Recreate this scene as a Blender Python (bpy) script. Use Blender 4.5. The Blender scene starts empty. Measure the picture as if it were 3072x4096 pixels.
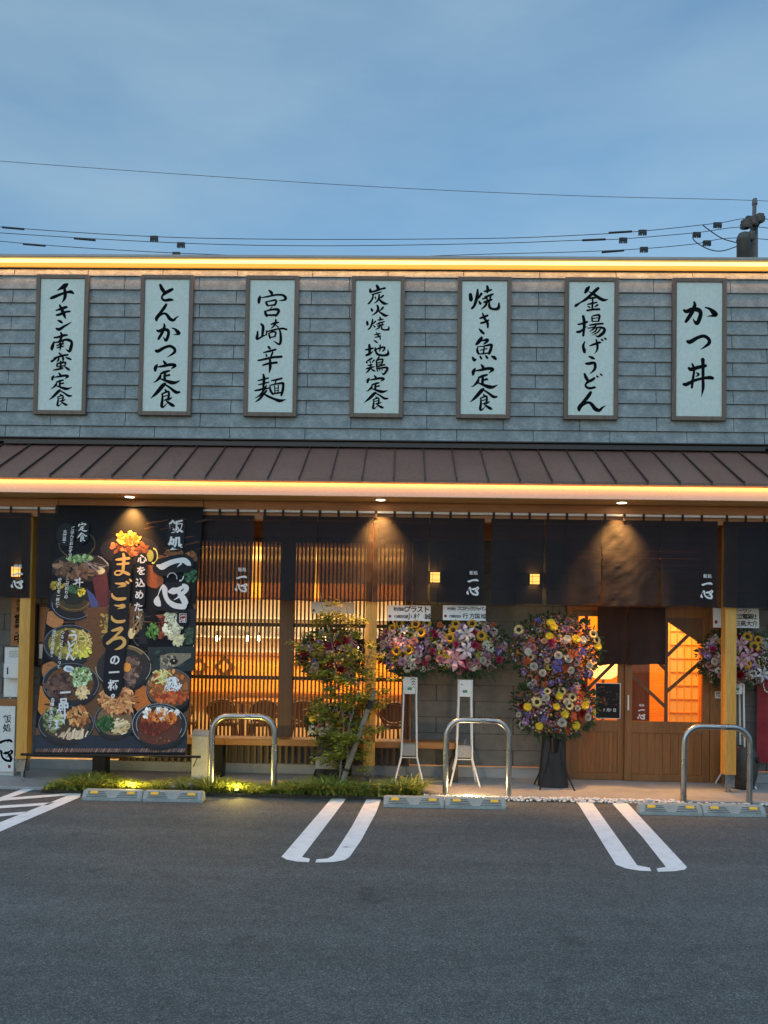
import bpy, math, random
from mathutils import Vector, Matrix
R = random.Random(7)
rad = math.radians
scene = bpy.context.scene
col = scene.collection

# ------------------------------------------------------------------ camera
CAM = Vector((0.0, 0.0, 1.665))
YAW, PITCH, ROLL, FPX, SHY = .0223, .0249, .016, 3087.2, 426.8
_f = Vector((-math.sin(YAW)*math.cos(PITCH), math.cos(YAW)*math.cos(PITCH), math.sin(PITCH)))
_r0 = Vector((math.cos(YAW), math.sin(YAW), 0)); _u0 = _r0.cross(_f)
_r = math.cos(ROLL)*_r0 + math.sin(ROLL)*_u0
_u = -math.sin(ROLL)*_r0 + math.cos(ROLL)*_u0
cd = bpy.data.cameras.new('camera'); cam = bpy.data.objects.new('camera', cd); col.objects.link(cam)
cd.sensor_fit = 'VERTICAL'; cd.sensor_height = 36.0; cd.sensor_width = 27.0
cd.lens = FPX/4096*36.0; cd.shift_y = SHY/4096; cd.clip_end = 2000; cd.clip_start = .05
m3 = Matrix((_r, _u, -_f)).transposed()
cam.matrix_world = Matrix.Translation(CAM) @ m3.to_4x4()
scene.camera = cam
K = 3072/1659
def at(x, y, Y):                       # surveyed photo point -> place at depth Y
    d = _f + _r*((x*K-1536)/FPX) - _u*((y*K-2048-SHY)/FPX)
    return CAM + d*(Y/d.y)
def onz(x, y, z=0.0):                  # surveyed photo point -> place at height z
    d = _f + _r*((x*K-1536)/FPX) - _u*((y*K-2048-SHY)/FPX)
    return CAM + d*((z-CAM.z)/d.z)

# ------------------------------------------------------------------ sky, sun, exposure
w = bpy.data.worlds.new('World'); scene.world = w; w.use_nodes = True
nt = w.node_tree; nt.nodes.clear()
out = nt.nodes.new('ShaderNodeOutputWorld'); bg = nt.nodes.new('ShaderNodeBackground')
sky = nt.nodes.new('ShaderNodeTexSky'); sky.sky_type = 'NISHITA'; sky.sun_disc = False
SUN_EL, SUN_ROT = rad(9.0), rad(198)
sky.sun_elevation = SUN_EL; sky.sun_rotation = SUN_ROT; sky.air_density = 1.0; sky.dust_density = .3; sky.ozone_density = 4.0
tc = nt.nodes.new('ShaderNodeTexCoord'); mp = nt.nodes.new('ShaderNodeMapping'); mp.inputs['Scale'].default_value = (1.2, 1.2, 4.0)
nz = nt.nodes.new('ShaderNodeTexNoise'); nz.inputs['Scale'].default_value = 2.2; nz.inputs['Detail'].default_value = 5; nz.inputs['Roughness'].default_value = .5
rmp = nt.nodes.new('ShaderNodeValToRGB'); rmp.color_ramp.elements[0].position = .3; rmp.color_ramp.elements[1].position = .75
rmp.color_ramp.elements[0].color = (.22, .22, .22, 1); rmp.color_ramp.elements[1].color = (.78, .78, .78, 1)
mixc = nt.nodes.new('ShaderNodeMix'); mixc.data_type = 'RGBA'
mixc.inputs['B'].default_value = (1.34, 2.15, 3.12, 1)      # thin overcast veil
L = nt.links.new
L(tc.outputs['Generated'], mp.inputs['Vector']); L(mp.outputs[0], nz.inputs['Vector']); L(nz.outputs['Fac'], rmp.inputs[0])
L(rmp.outputs[0], mixc.inputs['Factor']); L(sky.outputs[0], mixc.inputs['A']); tint = nt.nodes.new('ShaderNodeMix'); tint.data_type = 'RGBA'; tint.blend_type = 'MULTIPLY'; tint.inputs['Factor'].default_value = 1.0; tint.inputs['B'].default_value = (1.04, .96, .82, 1)
L(mixc.outputs['Result'], tint.inputs['A']); L(tint.outputs['Result'], bg.inputs['Color'])
bg.inputs['Strength'].default_value = .15
L(bg.outputs[0], out.inputs['Surface'])
sd = bpy.data.lights.new('sun', 'SUN'); sun = bpy.data.objects.new('sun', sd); col.objects.link(sun)
sd.energy = .66; sd.angle = rad(100); sd.color = (.60, .82, 1.0)
sun.rotation_euler = (rad(24), 0, rad(-18))            # soft evening sky light from behind the photographer
vs = scene.view_settings; vs.view_transform = 'Standard'; vs.look = 'None'; vs.gamma = 1; vs.exposure = .85
scene.display_settings.display_device = 'sRGB'
scene.cycles.max_bounces = 8; scene.cycles.transparent_max_bounces = 24
scene.cycles.sample_clamp_indirect = 4.0
scene.cycles.use_denoising = True

# ------------------------------------------------------------------ colours and materials
def lin(c):
    return tuple((v/255/12.92 if v/255 <= .04045 else ((v/255+.055)/1.055)**2.4) for v in c)
def mat(name, color=(.5, .5, .5), rough=.6, metal=0.0, spec=None):
    m = bpy.data.materials.new(name); m.use_nodes = True
    b = m.node_tree.nodes['Principled BSDF']
    b.inputs['Base Color'].default_value = (*color[:3], 1); b.inputs['Roughness'].default_value = rough; b.inputs['Metallic'].default_value = metal
    if spec is not None: b.inputs['Specular IOR Level'].default_value = spec
    return m
def P(m): return m.node_tree.nodes['Principled BSDF']
def coord(m, scale=(1, 1, 1)):
    n = m.node_tree.nodes; t = n.new('ShaderNodeTexCoord'); q = n.new('ShaderNodeMapping'); q.inputs['Scale'].default_value = scale
    m.node_tree.links.new(t.outputs['Object'], q.inputs['Vector']); return q.outputs[0]
def noise(m, vec, scale, detail=4, rough=.55):
    n = m.node_tree.nodes.new('ShaderNodeTexNoise'); n.inputs['Scale'].default_value = scale; n.inputs['Detail'].default_value = detail; n.inputs['Roughness'].default_value = rough
    m.node_tree.links.new(vec, n.inputs['Vector']); return n.outputs['Fac']
def ramp(m, fac, stops):
    n = m.node_tree.nodes.new('ShaderNodeValToRGB'); e = n.color_ramp.elements
    while len(e) < len(stops): e.new(.5)
    for k, (p, c) in enumerate(stops):
        e[k].position = p; e[k].color = (*c[:3], 1) if hasattr(c, '__len__') else (c, c, c, 1)
    m.node_tree.links.new(fac, n.inputs[0]); return n.outputs[0]
def mul(m, a, b, fac=1.0, typ='MULTIPLY'):
    n = m.node_tree.nodes.new('ShaderNodeMix'); n.data_type = 'RGBA'; n.blend_type = typ; n.inputs['Factor'].default_value = fac
    m.node_tree.links.new(a, n.inputs['A']); m.node_tree.links.new(b, n.inputs['B']); return n.outputs['Result']
def setc(m, sock, name='Base Color'): m.node_tree.links.new(sock, P(m).inputs[name])
def bump(m, h, strength=.3, dist=.01):
    n = m.node_tree.nodes.new('ShaderNodeBump'); n.inputs['Strength'].default_value = strength; n.inputs['Distance'].default_value = dist
    m.node_tree.links.new(h, n.inputs['Height']); m.node_tree.links.new(n.outputs[0], P(m).inputs['Normal'])
def mottled(name, c1, c2, scale=8, rough=.6, bs=.2, bd=.004, metal=0, fine=90, stretch=(1, 1, 1)):
    m = mat(name, c1, rough, metal); v = coord(m, stretch)
    a = noise(m, v, scale, 6, .6); c = ramp(m, a, [(.3, c1), (.7, c2)])
    f = noise(m, v, fine, 3); c = mul(m, c, ramp(m, f, [(.25, .78), (.75, 1.12)])); setc(m, c)
    if bs: bump(m, f, bs, bd)
    return m
def wood(name, c1, c2, rough=.5, axis='Z', scale=1.0):
    m = mat(name, c1, rough)
    st = {'X': (.6, 9, 9), 'Y': (9, .6, 9), 'Z': (9, 9, .6)}[axis]
    v = coord(m, tuple(s*scale for s in st)); a = noise(m, v, 1.6, 6, .65); c = ramp(m, a, [(.28, c1), (.72, c2)])
    f = noise(m, v, 11, 3, .6); c = mul(m, c, ramp(m, f, [(.2, .72), (.8, 1.15)])); setc(m, c); bump(m, f, .15, .002)
    return m
def emis(name, color, strength):
    m = mat(name, color, .5); b = P(m); b.inputs['Emission Color'].default_value = (*color, 1); b.inputs['Emission Strength'].default_value = strength
    return m
def attr_mat(name, rough=.6, trans=0.0):
    m = mat(name, (.5, .5, .5), rough); a = m.node_tree.nodes.new('ShaderNodeAttribute'); a.attribute_name = 'Col'
    setc(m, a.outputs['Color'])
    return m
M = {}
# asphalt
m = mat('asphalt', (.06, .06, .06), .85); v = coord(m)
big = ramp(m, noise(m, v, .55, 5, .6), [(.3, (.092, .099, .099)), (.7, (.120, .127, .126))])
mid = ramp(m, noise(m, v, 7, 6, .7), [(.3, .82), (.7, 1.12)])
vo = m.node_tree.nodes.new('ShaderNodeTexVoronoi'); vo.inputs['Scale'].default_value = 150; m.node_tree.links.new(v, vo.inputs['Vector'])
sp = ramp(m, vo.outputs['Color'], [(.1, .45), (.65, 1.0), (.9, 1.75)])
fine = noise(m, v, 260, 4, .7)
stain = ramp(m, noise(m, v, 1.7, 3, .5), [(.26, .62), (.33, 1.0)])
tyre = coord(m, (.25, 2.2, 1)); ty = ramp(m, noise(m, tyre, 1.3, 4, .6), [(.35, .86), (.65, 1.1)])
setc(m, mul(m, mul(m, mul(m, mul(m, big, mid), sp), ramp(m, fine, [(.3, .82), (.7, 1.2)])), mul(m, stain, ty)))
bump(m, mul(m, vo.outputs['Distance'], fine), .55, .006)
M['asphalt'] = m
m = mat('line_paint', (.72, .74, .75), .6); v = coord(m)
setc(m, mul(m, ramp(m, noise(m, v, 9, 6, .7), [(.29, (.38, .39, .395)), (.38, (.76, .77, .78)), (.60, (.86, .87, .88))]), ramp(m, noise(m, v, 120, 4, .7), [(.30, .65), (.40, 1.03)]))); bump(m, noise(m, v, 200), .3, .004); M['paint'] = m
M['slab'] = mottled('slab_concrete', (.30, .29, .28), (.40, .385, .37), 3, .75, .15, .002, fine=60)
M['plinth'] = mottled('plinth_concrete', (.26, .27, .28), (.36, .37, .38), 2.5, .8, .15, .002)
# stone-faced siding
m = mat('siding', (.3, .32, .34), .75); v = coord(m)
c = ramp(m, noise(m, v, 7, 8, .72), [(.30, (.165, .205, .222)), (.5, (.235, .285, .303)), (.70, (.345, .405, .42))])
c = mul(m, c, ramp(m, noise(m, coord(m, (1, 1, 2.5)), 38, 5, .7), [(.3, .72), (.7, 1.22)]))
c = mul(m, c, ramp(m, noise(m, coord(m, (.6, .6, .12)), 2.2, 3), [(.3, .85), (.7, 1.08)]))
setc(m, c); bump(m, noise(m, v, 60, 6, .7), .5, .006); M['siding'] = m
m = M['siding'].copy(); m.name = 'lower_siding'; M['siding_low'] = mottled('lower_siding', (.105, .103, .096), (.165, .16, .15), 6, .75, .4, .004)
M['cap'] = mottled('cap_metal', (.28, .28, .28), (.34, .33, .33), 3, .45, 0, metal=.3)
M['roof'] = mottled('awning_metal', (.140, .082, .068), (.180, .110, .092), 1.2, .42, .04, .001, metal=.15, fine=25)
M['roof_dark'] = mat('flashing_dark', (.03, .025, .026), .5)
M['fascia'] = mottled('fascia_panel', (.60, .50, .42), (.66, .56, .48), 2, .6, .05, .001)
M['post'] = wood('cedar_post', (.58, .28, .045), (.72, .40, .09), .5, 'Z')
M['soffit'] = wood('soffit_boards', (.62, .33, .10), (.80, .47, .17), .55, 'X')
M['beam'] = wood('beam_wood', (.30, .12, .04), (.46, .20, .07), .5, 'X')
M['door'] = wood('door_wood', (.185, .072, .020), (.30, .130, .038), .45, 'Z')
M['slat'] = wood('lattice_wood', (.095, .040, .014), (.165, .072, .026), .5, 'Z')
M['bench'] = wood('bench_wood', (.25, .092, .020), (.37, .155, .038), .45, 'X')
M['signframe'] = wood('sign_frame', (.105, .078, .062), (.175, .135, .105), .55, 'Z')
m = mat('sign_board', (.62, .64, .63), .7); v = coord(m)
setc(m, mul(m, ramp(m, noise(m, v, 3, 5, .6), [(.3, (.53, .645, .62)), (.7, (.57, .685, .66))]), ramp(m, noise(m, v, 25, 5), [(.3, .92), (.7, 1.05)]))); M['board'] = m
M['ink'] = mat('brush_ink', (.004, .006, .008), .9, 0, .08)
M['white'] = mottled('white_paint', (.70, .70, .69), (.78, .78, .77), 4, .5, 0)
M['white_print'] = mat('white_print', (.72, .72, .73), .6)
M['gold_print'] = mat('gold_print', (.66, .38, .09), .5)
M['black'] = mottled('black_cloth', (.012, .012, .014), (.022, .021, .023), 5, .7, .3, .003)
M['blackmetal'] = mat('black_metal', (.015, .015, .016), .4, .6)
M['glassdark'] = mat('dark_mullion', (.06, .05, .045), .4, .4)
m = mat('steel', (.50, .51, .52), .30, 1.0); v = coord(m); setc(m, ramp(m, noise(m, v, 9, 4), [(.3, .24), (.7, .36)]), 'Roughness')
setc(m, ramp(m, noise(m, v, 5, 4), [(.3, (.31, .32, .33)), (.7, (.42, .43, .44))])); M['steel'] = m
m = mat('window_glass', (1, 1, 1), .02); b = P(m); b.inputs['Transmission Weight'].default_value = 1.0; b.inputs['IOR'].default_value = 1.0
n = m.node_tree.nodes; tr = n.new('ShaderNodeBsdfTransparent'); gl = n.new('ShaderNodeBsdfGlossy'); gl.inputs['Roughness'].default_value = .03; mx = n.new('ShaderNodeMixShader'); mx.inputs[0].default_value = .045
m.node_tree.links.new(tr.outputs[0], mx.inputs[1]); m.node_tree.links.new(gl.outputs[0], mx.inputs[2]); m.node_tree.links.new(mx.outputs[0], n['Material Output'].inputs[0]); M['glass'] = m
# thin see-through noren cloth
def cloth(name, c, tfac, tint):
    m = mat(name, c, .8); n = m.node_tree.nodes; lk = m.node_tree.links.new
    v = coord(m); f = noise(m, v, 420, 2); cc = mul(m, ramp(m, noise(m, v, 6, 4), [(.3, c), (.7, tuple(k*1.35 for k in c))]), ramp(m, f, [(.3, .8), (.7, 1.2)])); setc(m, cc)
    P(m).inputs['Sheen Weight'].default_value = .03; P(m).inputs['Specular IOR Level'].default_value = .22; P(m).inputs['Roughness'].default_value = .62; P(m).inputs['Sheen Roughness'].default_value = .5
    bump(m, noise(m, coord(m, (1, 1, .35)), 16, 4, .6), .35, .012)
    t = n.new('ShaderNodeBsdfTransparent'); t.inputs['Color'].default_value = (*tint, 1)
    x = n.new('ShaderNodeMixShader'); x.inputs[0].default_value = tfac
    lk(P(m).outputs[0], x.inputs[1]); lk(t.outputs[0], x.inputs[2]); lk(x.outputs[0], n['Material Output'].inputs[0]); return m
M['noren'] = cloth('noren_cloth', (.0085, .0078, .0115), .11, (1, .82, .62))
M['doornoren'] = cloth('door_curtain_cloth', (.024, .012, .010), .001, (1, .8, .6))
M['petal'] = attr_mat('petals', .6)
M['print'] = attr_mat('banner_print', .55)
m = M['print']; v = coord(m); a = [x for x in m.node_tree.nodes if x.type == 'ATTRIBUTE'][0]
setc(m, mul(m, a.outputs['Color'], ramp(m, noise(m, v, 55, 6, .75), [(.3, .85), (.7, 1.75)])))
M['leaf'] = attr_mat('leaves', .55)
for k_ in ('leaf', 'petal'):
    m = M[k_]; n = m.node_tree.nodes; a = [x for x in n if x.type == 'ATTRIBUTE'][0]
    t = n.new('ShaderNodeBsdfTranslucent'); m.node_tree.links.new(a.outputs['Color'], t.inputs['Color']); x = n.new('ShaderNodeMixShader'); x.inputs[0].default_value = .3
    m.node_tree.links.new(P(m).outputs[0], x.inputs[1]); m.node_tree.links.new(t.outputs[0], x.inputs[2]); m.node_tree.links.new(x.outputs[0], n['Material Output'].inputs[0])
M['bark'] = mottled('bark', (.16, .14, .11), (.28, .25, .20), 20, .85, .5, .004)
M['rock'] = mottled('rock', (.22, .20, .18), (.40, .36, .32), 9, .9, .7, .01)
M['soil'] = mottled('soil', (.035, .028, .02), (.07, .055, .04), 14, .95, .6, .01)
M['pebble'] = mottled('pebbles', (.62, .58, .54), (.80, .77, .74), 30, .6, .1, .002)
M['stop'] = mottled('wheel_stop_rubber', (.25, .28, .27), (.34, .37, .36), 9, .8, .3, .003)
M['stop_rib'] = mottled('wheel_stop_groove', (.055, .065, .065), (.085, .10, .095), 9, .8, .2, .003)
m = mat('reflector_yellow', (.85, .48, .02), .3); M['reflect'] = m
M['beige'] = mottled('beige_cabinet', (.42, .39, .33), (.48, .45, .38), 3, .6, .05, .002)
M['pot'] = mottled('dark_pottery', (.028, .024, .022), (.055, .048, .043), 10, .5, .3, .004)
M['red'] = mottled('red_cloth', (.20, .012, .018), (.30, .02, .03), 4, .8, .2, .003)
M['grey'] = mottled('grey_metal', (.22, .22, .22), (.30, .30, .30), 6, .5, .1, .002)
M['wire'] = mat('wire', (.02, .025, .03), .6)
M['polec'] = mottled('pole_concrete', (.10, .105, .11), (.15, .155, .16), 4, .8, .2, .004)
M['trafo'] = mottled('transformer', (.05, .055, .055), (.08, .085, .08), 5, .6, .1, .002)
M['led'] = emis('led_strip', (1.0, .70, .22), 1.25); M['lipglow'] = emis('lip_reflected_glow', (1.0, .44, .05), .42)  # lip emission carries the strip's reflected light
M['eaveled'] = emis('eave_led', (1.0, .5, .14), .8)
M['lampdisc'] = emis('lamp_disc', (1.0, .80, .5), 9.0)
M['paperlamp'] = emis('paper_lantern', (1.0, .50, .12), 1.5); M['lantern'] = emis('wall_lantern_paper', (1.0, .58, .16), 9.0)
M['bulb'] = emis('bulb', (1.0, .66, .26), 12.0)
M['int_ceiling'] = mottled('interior_ceiling', (.80, .70, .42), (.84, .75, .48), 2, .8, 0)
M['int_wall'] = mottled('interior_wall', (.72, .68, .60), (.78, .74, .66), 2, .8, 0)
M['int_orange'] = wood('orange_wood', (.78, .33, .04), (.88, .43, .07), .5, 'X')
M['int_floor'] = wood('interior_floor', (.30, .14, .05), (.42, .22, .09), .4, 'X')
M['chairwood'] = wood('chair_wood', (.045, .022, .012), (.085, .045, .025), .5, 'Z')

# ------------------------------------------------------------------ mesh helpers
def tag(o, label=None, cat=None, group=None, kind=None):
    if label: o['label'] = label
    if cat: o['category'] = cat
    if group: o['group'] = group
    if kind: o['kind'] = kind
    return o
def thing(name, loc, label, cat, group=None):
    o = bpy.data.objects.new(name, None); col.objects.link(o); o.location = loc; o.empty_display_size = .1
    return tag(o, label, cat, group)
def root_of(o):
    while o.parent: o = o.parent
    return o
class MB:
    def __init__(s): s.v = []; s.f = []; s.c = []; s.sm = []; s.hascol = False
    def add(s, vs, fs, c=None, smooth=False):
        b = len(s.v); s.v += [tuple(p) for p in vs]
        for f in fs: s.f.append(tuple(i+b for i in f)); s.c.append(c); s.sm.append(smooth)
        if c is not None: s.hascol = True
        return s
    def box(s, x0, x1, y0, y1, z0, z1, c=None, bev=0.0):
        if bev <= 0:
            vs = [(x, y, z) for z in (z0, z1) for y in (y0, y1) for x in (x0, x1)]
            return s.add(vs, [(0, 2, 3, 1), (4, 5, 7, 6), (0, 1, 5, 4), (2, 6, 7, 3), (0, 4, 6, 2), (1, 3, 7, 5)], c)
        b = min(bev, (x1-x0)*.45, (y1-y0)*.45, (z1-z0)*.45)
        P_ = {}; vs = []
        for ix, X in ((0, x0), (1, x1)):
            for iy, Yv in ((0, y0), (1, y1)):
                for iz, Z in ((0, z0), (1, z1)):
                    sx = b if ix == 0 else -b; sy = b if iy == 0 else -b; sz = b if iz == 0 else -b
                    for ax, p in (('x', (X, Yv+sy, Z+sz)), ('y', (X+sx, Yv, Z+sz)), ('z', (X+sx, Yv+sy, Z))):
                        P_[(ix, iy, iz, ax)] = len(vs); vs.append(p)
        fs = []
        g = lambda a, b_, c_, ax: P_[(a, b_, c_, ax)]
        for i in (0, 1):
            q = [g(i, 0, 0, 'x'), g(i, 1, 0, 'x'), g(i, 1, 1, 'x'), g(i, 0, 1, 'x')]; fs.append(q if i else q[::-1])
            q = [g(0, i, 0, 'y'), g(1, i, 0, 'y'), g(1, i, 1, 'y'), g(0, i, 1, 'y')]; fs.append(q[::-1] if i else q)
            q = [g(0, 0, i, 'z'), g(1, 0, i, 'z'), g(1, 1, i, 'z'), g(0, 1, i, 'z')]; fs.append(q if i else q[::-1])
        for i in (0, 1):
            for j in (0, 1):
                fs.append([g(0, i, j, 'y'), g(1, i, j, 'y'), g(1, i, j, 'z'), g(0, i, j, 'z')])
                fs.append([g(i, 0, j, 'x'), g(i, 1, j, 'x'), g(i, 1, j, 'z'), g(i, 0, j, 'z')])
                fs.append([g(i, j, 0, 'x'), g(i, j, 1, 'x'), g(i, j, 1, 'y'), g(i, j, 0, 'y')])
        for i in (0, 1):
            for j in (0, 1):
                for k in (0, 1): fs.append([g(i, j, k, 'x'), g(i, j, k, 'y'), g(i, j, k, 'z')])
        return s.add(vs, fs, c)
    def tube(s, pts, r, n=8, c=None, caps=True):
        pts = [Vector(p) for p in pts]; rs = r if hasattr(r, '__len__') else [r]*len(pts)
        vs = []; fs = []; prev = None
        for i, p in enumerate(pts):
            t = (pts[min(i+1, len(pts)-1)] - pts[max(i-1, 0)]).normalized()
            if prev is None:
                a = Vector((0, 0, 1)) if abs(t.z) < .9 else Vector((1, 0, 0))
                u = t.cross(a).normalized()
            else: u = (prev - t*prev.dot(t)).normalized()
            prev = u; w_ = t.cross(u)
            for k in range(n):
                a = 2*math.pi*k/n; vs.append(p + (u*math.cos(a)+w_*math.sin(a))*rs[i])
        for i in range(len(pts)-1):
            for k in range(n):
                fs.append((i*n+k, i*n+(k+1) % n, (i+1)*n+(k+1) % n, (i+1)*n+k))
        s.add(vs, fs, c, True)
        if caps:
            s.add(vs[:n], [tuple(range(n))[::-1]], c); s.add(vs[-n:], [tuple(range(n))], c)
        return s
    def lathe(s, cx, cy, prof, n=20, c=None):
        vs = []; fs = []
        for (r, z) in prof:
            for k in range(n):
                a = 2*math.pi*k/n; vs.append((cx+r*math.cos(a), cy+r*math.sin(a), z))
        for i in range(len(prof)-1):
            for k in range(n): fs.append((i*n+k, i*n+(k+1) % n, (i+1)*n+(k+1) % n, (i+1)*n+k))
        return s.add(vs, fs, c, True)
    def build(s, name, material, parent=None, kind=None, org=None):
        me = bpy.data.meshes.new(name)
        o_ = Vector((0, 0, 0))
        if parent is not None: o_ = root_of(parent).location
        if org is not None: o_ = Vector(org)
        me.from_pydata([(p[0]-o_.x, p[1]-o_.y, p[2]-o_.z) for p in s.v], [], s.f)
        me.polygons.foreach_set('use_smooth', s.sm)
        if s.hascol:
            ca = me.color_attributes.new('Col', 'FLOAT_COLOR', 'CORNER'); buf = []
            for f, c in zip(s.f, s.c):
                c = c or (.5, .5, .5); buf += list((c[0], c[1], c[2], 1.0))*len(f)
            ca.data.foreach_set('color', buf)
        me.materials.append(material); me.update(); me.validate()
        o = bpy.data.objects.new(name, me); col.objects.link(o)
        if parent is not None: o.parent = parent
        elif org is not None: o.location = org
        if kind: o['kind'] = kind
        return o
def copy_tree(o, parent=None):
    c = o.copy(); col.objects.link(c)
    if parent is not None: c.parent = parent
    for ch in list(o.children): copy_tree(ch, c)
    return c

# ------------------------------------------------------------------ brush lettering
def parse(s):
    out_ = []
    for st in s.split(';'):
        pts = [tuple(float(q) for q in p.split()) for p in st.split(',') if p.strip()]
        if len(pts) >= 2: out_.append(pts)
    return out_
def bbox(strokes):
    xs = [p[0] for s in strokes for p in s]; ys = [p[1] for s in strokes for p in s]; return min(xs), min(ys), max(xs), max(ys)
def refit(strokes, x0, y0, x1, y1, wk=None):
    a, b, c, d = bbox(strokes); sx = (x1-x0)/max(1e-6, c-a); sy = (y1-y0)/max(1e-6, d-b); k = wk or math.sqrt(abs(sx*sy))
    return [[(x0+(p[0]-a)*sx, y0+(p[1]-b)*sy, p[2]*k) for p in s] for s in strokes]
def cat(p, n=5):
    if len(p) == 2:
        return [tuple(p[0][k]+(p[1][k]-p[0][k])*t/n for k in range(3)) for t in range(n+1)]
    q = [tuple(2*p[0][k]-p[1][k] for k in range(3))]+list(p)+[tuple(2*p[-1][k]-p[-2][k] for k in range(3))]
    res = []
    for i in range(1, len(q)-2):
        for t in range(n):
            t_ = t/n
            res.append(tuple(.5*((2*q[i][k])+(-q[i-1][k]+q[i+1][k])*t_+(2*q[i-1][k]-5*q[i][k]+4*q[i+1][k]-q[i+2][k])*t_**2+(-q[i-1][k]+3*q[i][k]-3*q[i+1][k]+q[i+2][k])*t_**3) for k in range(3)))
    res.append(p[-1]); lo = max(q_[2] for q_ in p)*.03; return [(a, b, max(lo, c)) for a, b, c in res]
def brush(mb, strokes, place, lift=.0004, step=.00025, c=None, grow=0.0):
    big = max(p_[2] for s_ in strokes for p_ in s_)
    """place(x, y, off) -> world point; every stroke is a ribbon with rounded ends, each a hair above the one before"""
    off = lift
    for s in strokes:
        q = cat(s); vs = []; n = len(q)
        for i, (x, y, wd) in enumerate(q):
            a = q[max(0, i-1)]; b = q[min(n-1, i+1)]; dx, dy = b[0]-a[0], b[1]-a[1]; l = math.hypot(dx, dy) or 1
            nx, ny = -dy/l, dx/l; h = (wd+grow)/2
            vs += [place(x+nx*h, y+ny*h, off), place(x-nx*h, y-ny*h, off)]
        mb.add(vs, [(2*i, 2*i+1, 2*i+3, 2*i+2) for i in range(n-1)], c)
        for e, o in ((0, 1), (n-1, n-2)):
            x, y, wd = q[e]; h = (wd+grow)/2
            if h < big*.07: continue
            dx, dy = x-q[o][0], y-q[o][1]; a0 = math.atan2(dy, dx)
            ring = [place(x+math.cos(a0+t)*h*(.8 if abs(t) < 1 else 1), y+math.sin(a0+t)*h*(.8 if abs(t) < 1 else 1), off) for t in (-1.57, -.9, -.3, .3, .9, 1.57)]
            mb.add(ring, [tuple(range(6))], c)
        off += step
_tc = {}
def glyph(ch, thick=0.0):
    key = (ch, thick)
    if key not in _tc:
        cu = bpy.data.curves.new('t', 'FONT'); cu.body = ch; cu.offset = thick; cu.resolution_u = 3
        o = bpy.data.objects.new('t', cu); col.objects.link(o); bpy.context.view_layer.update()
        dg = bpy.context.evaluated_depsgraph_get(); me = bpy.data.meshes.new_from_object(o.evaluated_get(dg))
        vs = [(v.co.x, v.co.y) for v in me.vertices]; fs = [tuple(p.vertices) for p in me.polygons]
        bpy.data.objects.remove(o); bpy.data.curves.remove(cu); bpy.data.meshes.remove(me)
        _tc[key] = (vs, fs)
    return _tc[key]
def vtext(mb, s, place, x, y, size, pitch=1.0, off=.001, thick=0.012, slant=0.0, c=None):
    """vertical text: x is the column centre, y the top, in the units place() takes (y down)"""
    for i, ch in enumerate(s):
        if ch == ' ': continue
        vs, fs = glyph(ch, thick)
        if ch in '、。': vs = [(vx+.35, vy+.45) for vx, vy in vs]
        mb.add([place(x+(vx-.5)*size+slant*i, y+i*size*pitch+(.86-vy-vx*.06)*size, off) for vx, vy in vs], fs, c)
def htext(mb, s, place, x, y, size, pitch=1.0, off=.001, thick=0.012, c=None):
    for i, ch in enumerate(s):
        if ch == ' ': continue
        vs, fs = glyph(ch, thick)
        mb.add([place(x+i*size*pitch+vx*size, y+(.86-vy)*size, off) for vx, vy in vs], fs, c)
# ------------------------------------------------------------------ brush characters, stroke by stroke (x y width)
G = {}
G['chi'] = "635 200 30,600 225 70,545 260 50,478 298 8;385 412 35,430 395 50,540 350 40,620 325 35,680 318 50,718 340 30;588 265 40,598 340 50,590 410 45,548 482 6"
G['ki'] = "465 590 22,530 570 40,600 545 45,628 545 25;470 660 30,520 648 42,600 615 36,668 605 28;515 510 25,540 560 45,575 640 50,600 705 22"
G['n'] = "490 735 25,530 755 42,555 775 22;465 855 30,510 868 48,580 825 35,650 785 22,692 755 5"
G['nan'] = "432 990 22,500 980 36,580 955 40,628 952 25;530 915 25,545 950 40,530 1010 36,505 1040 20;435 1045 18,418 1095 46,402 1150 48,408 1172 22;440 1065 20,520 1045 30,600 1020 36,660 1030 45,690 1060 40,680 1130 50,655 1190 40,600 1155 5;500 1060 18,520 1080 22;570 1045 20,550 1075 20;470 1105 18,520 1092 24,575 1080 18;475 1140 18,530 1122 26,578 1115 16;530 1060 14,530 1110 32,520 1180 10"
G['ban'] = "505 1215 24,545 1250 32;425 1290 18,480 1275 30,570 1250 34,635 1240 28;470 1290 20,440 1310 28,400 1335 36,388 1345 20;500 1290 26,495 1320 30,470 1350 8;560 1265 26,565 1310 32,560 1345 8;605 1280 20,645 1295 34,682 1310 22;480 1375 26,475 1410 30;478 1370 20,540 1358 30,600 1355 28,590 1395 22;490 1420 18,585 1400 20;530 1335 24,530 1390 30,525 1455 22;418 1465 14,480 1455 28,560 1435 28;590 1415 20,630 1445 36,660 1465 22"
G['tei'] = "500 1505 18,520 1530 34,530 1550 20;430 1545 18,410 1575 40,405 1610 28;430 1570 14,500 1560 30,580 1545 36,635 1555 36,590 1590 10;470 1640 24,520 1622 30,570 1610 22;525 1620 20,515 1660 30,515 1710 30;520 1665 20,570 1655 26;470 1650 20,455 1685 34,410 1725 16,382 1732 6;440 1685 10,510 1710 26,590 1735 44,640 1735 30,692 1712 5"
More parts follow.
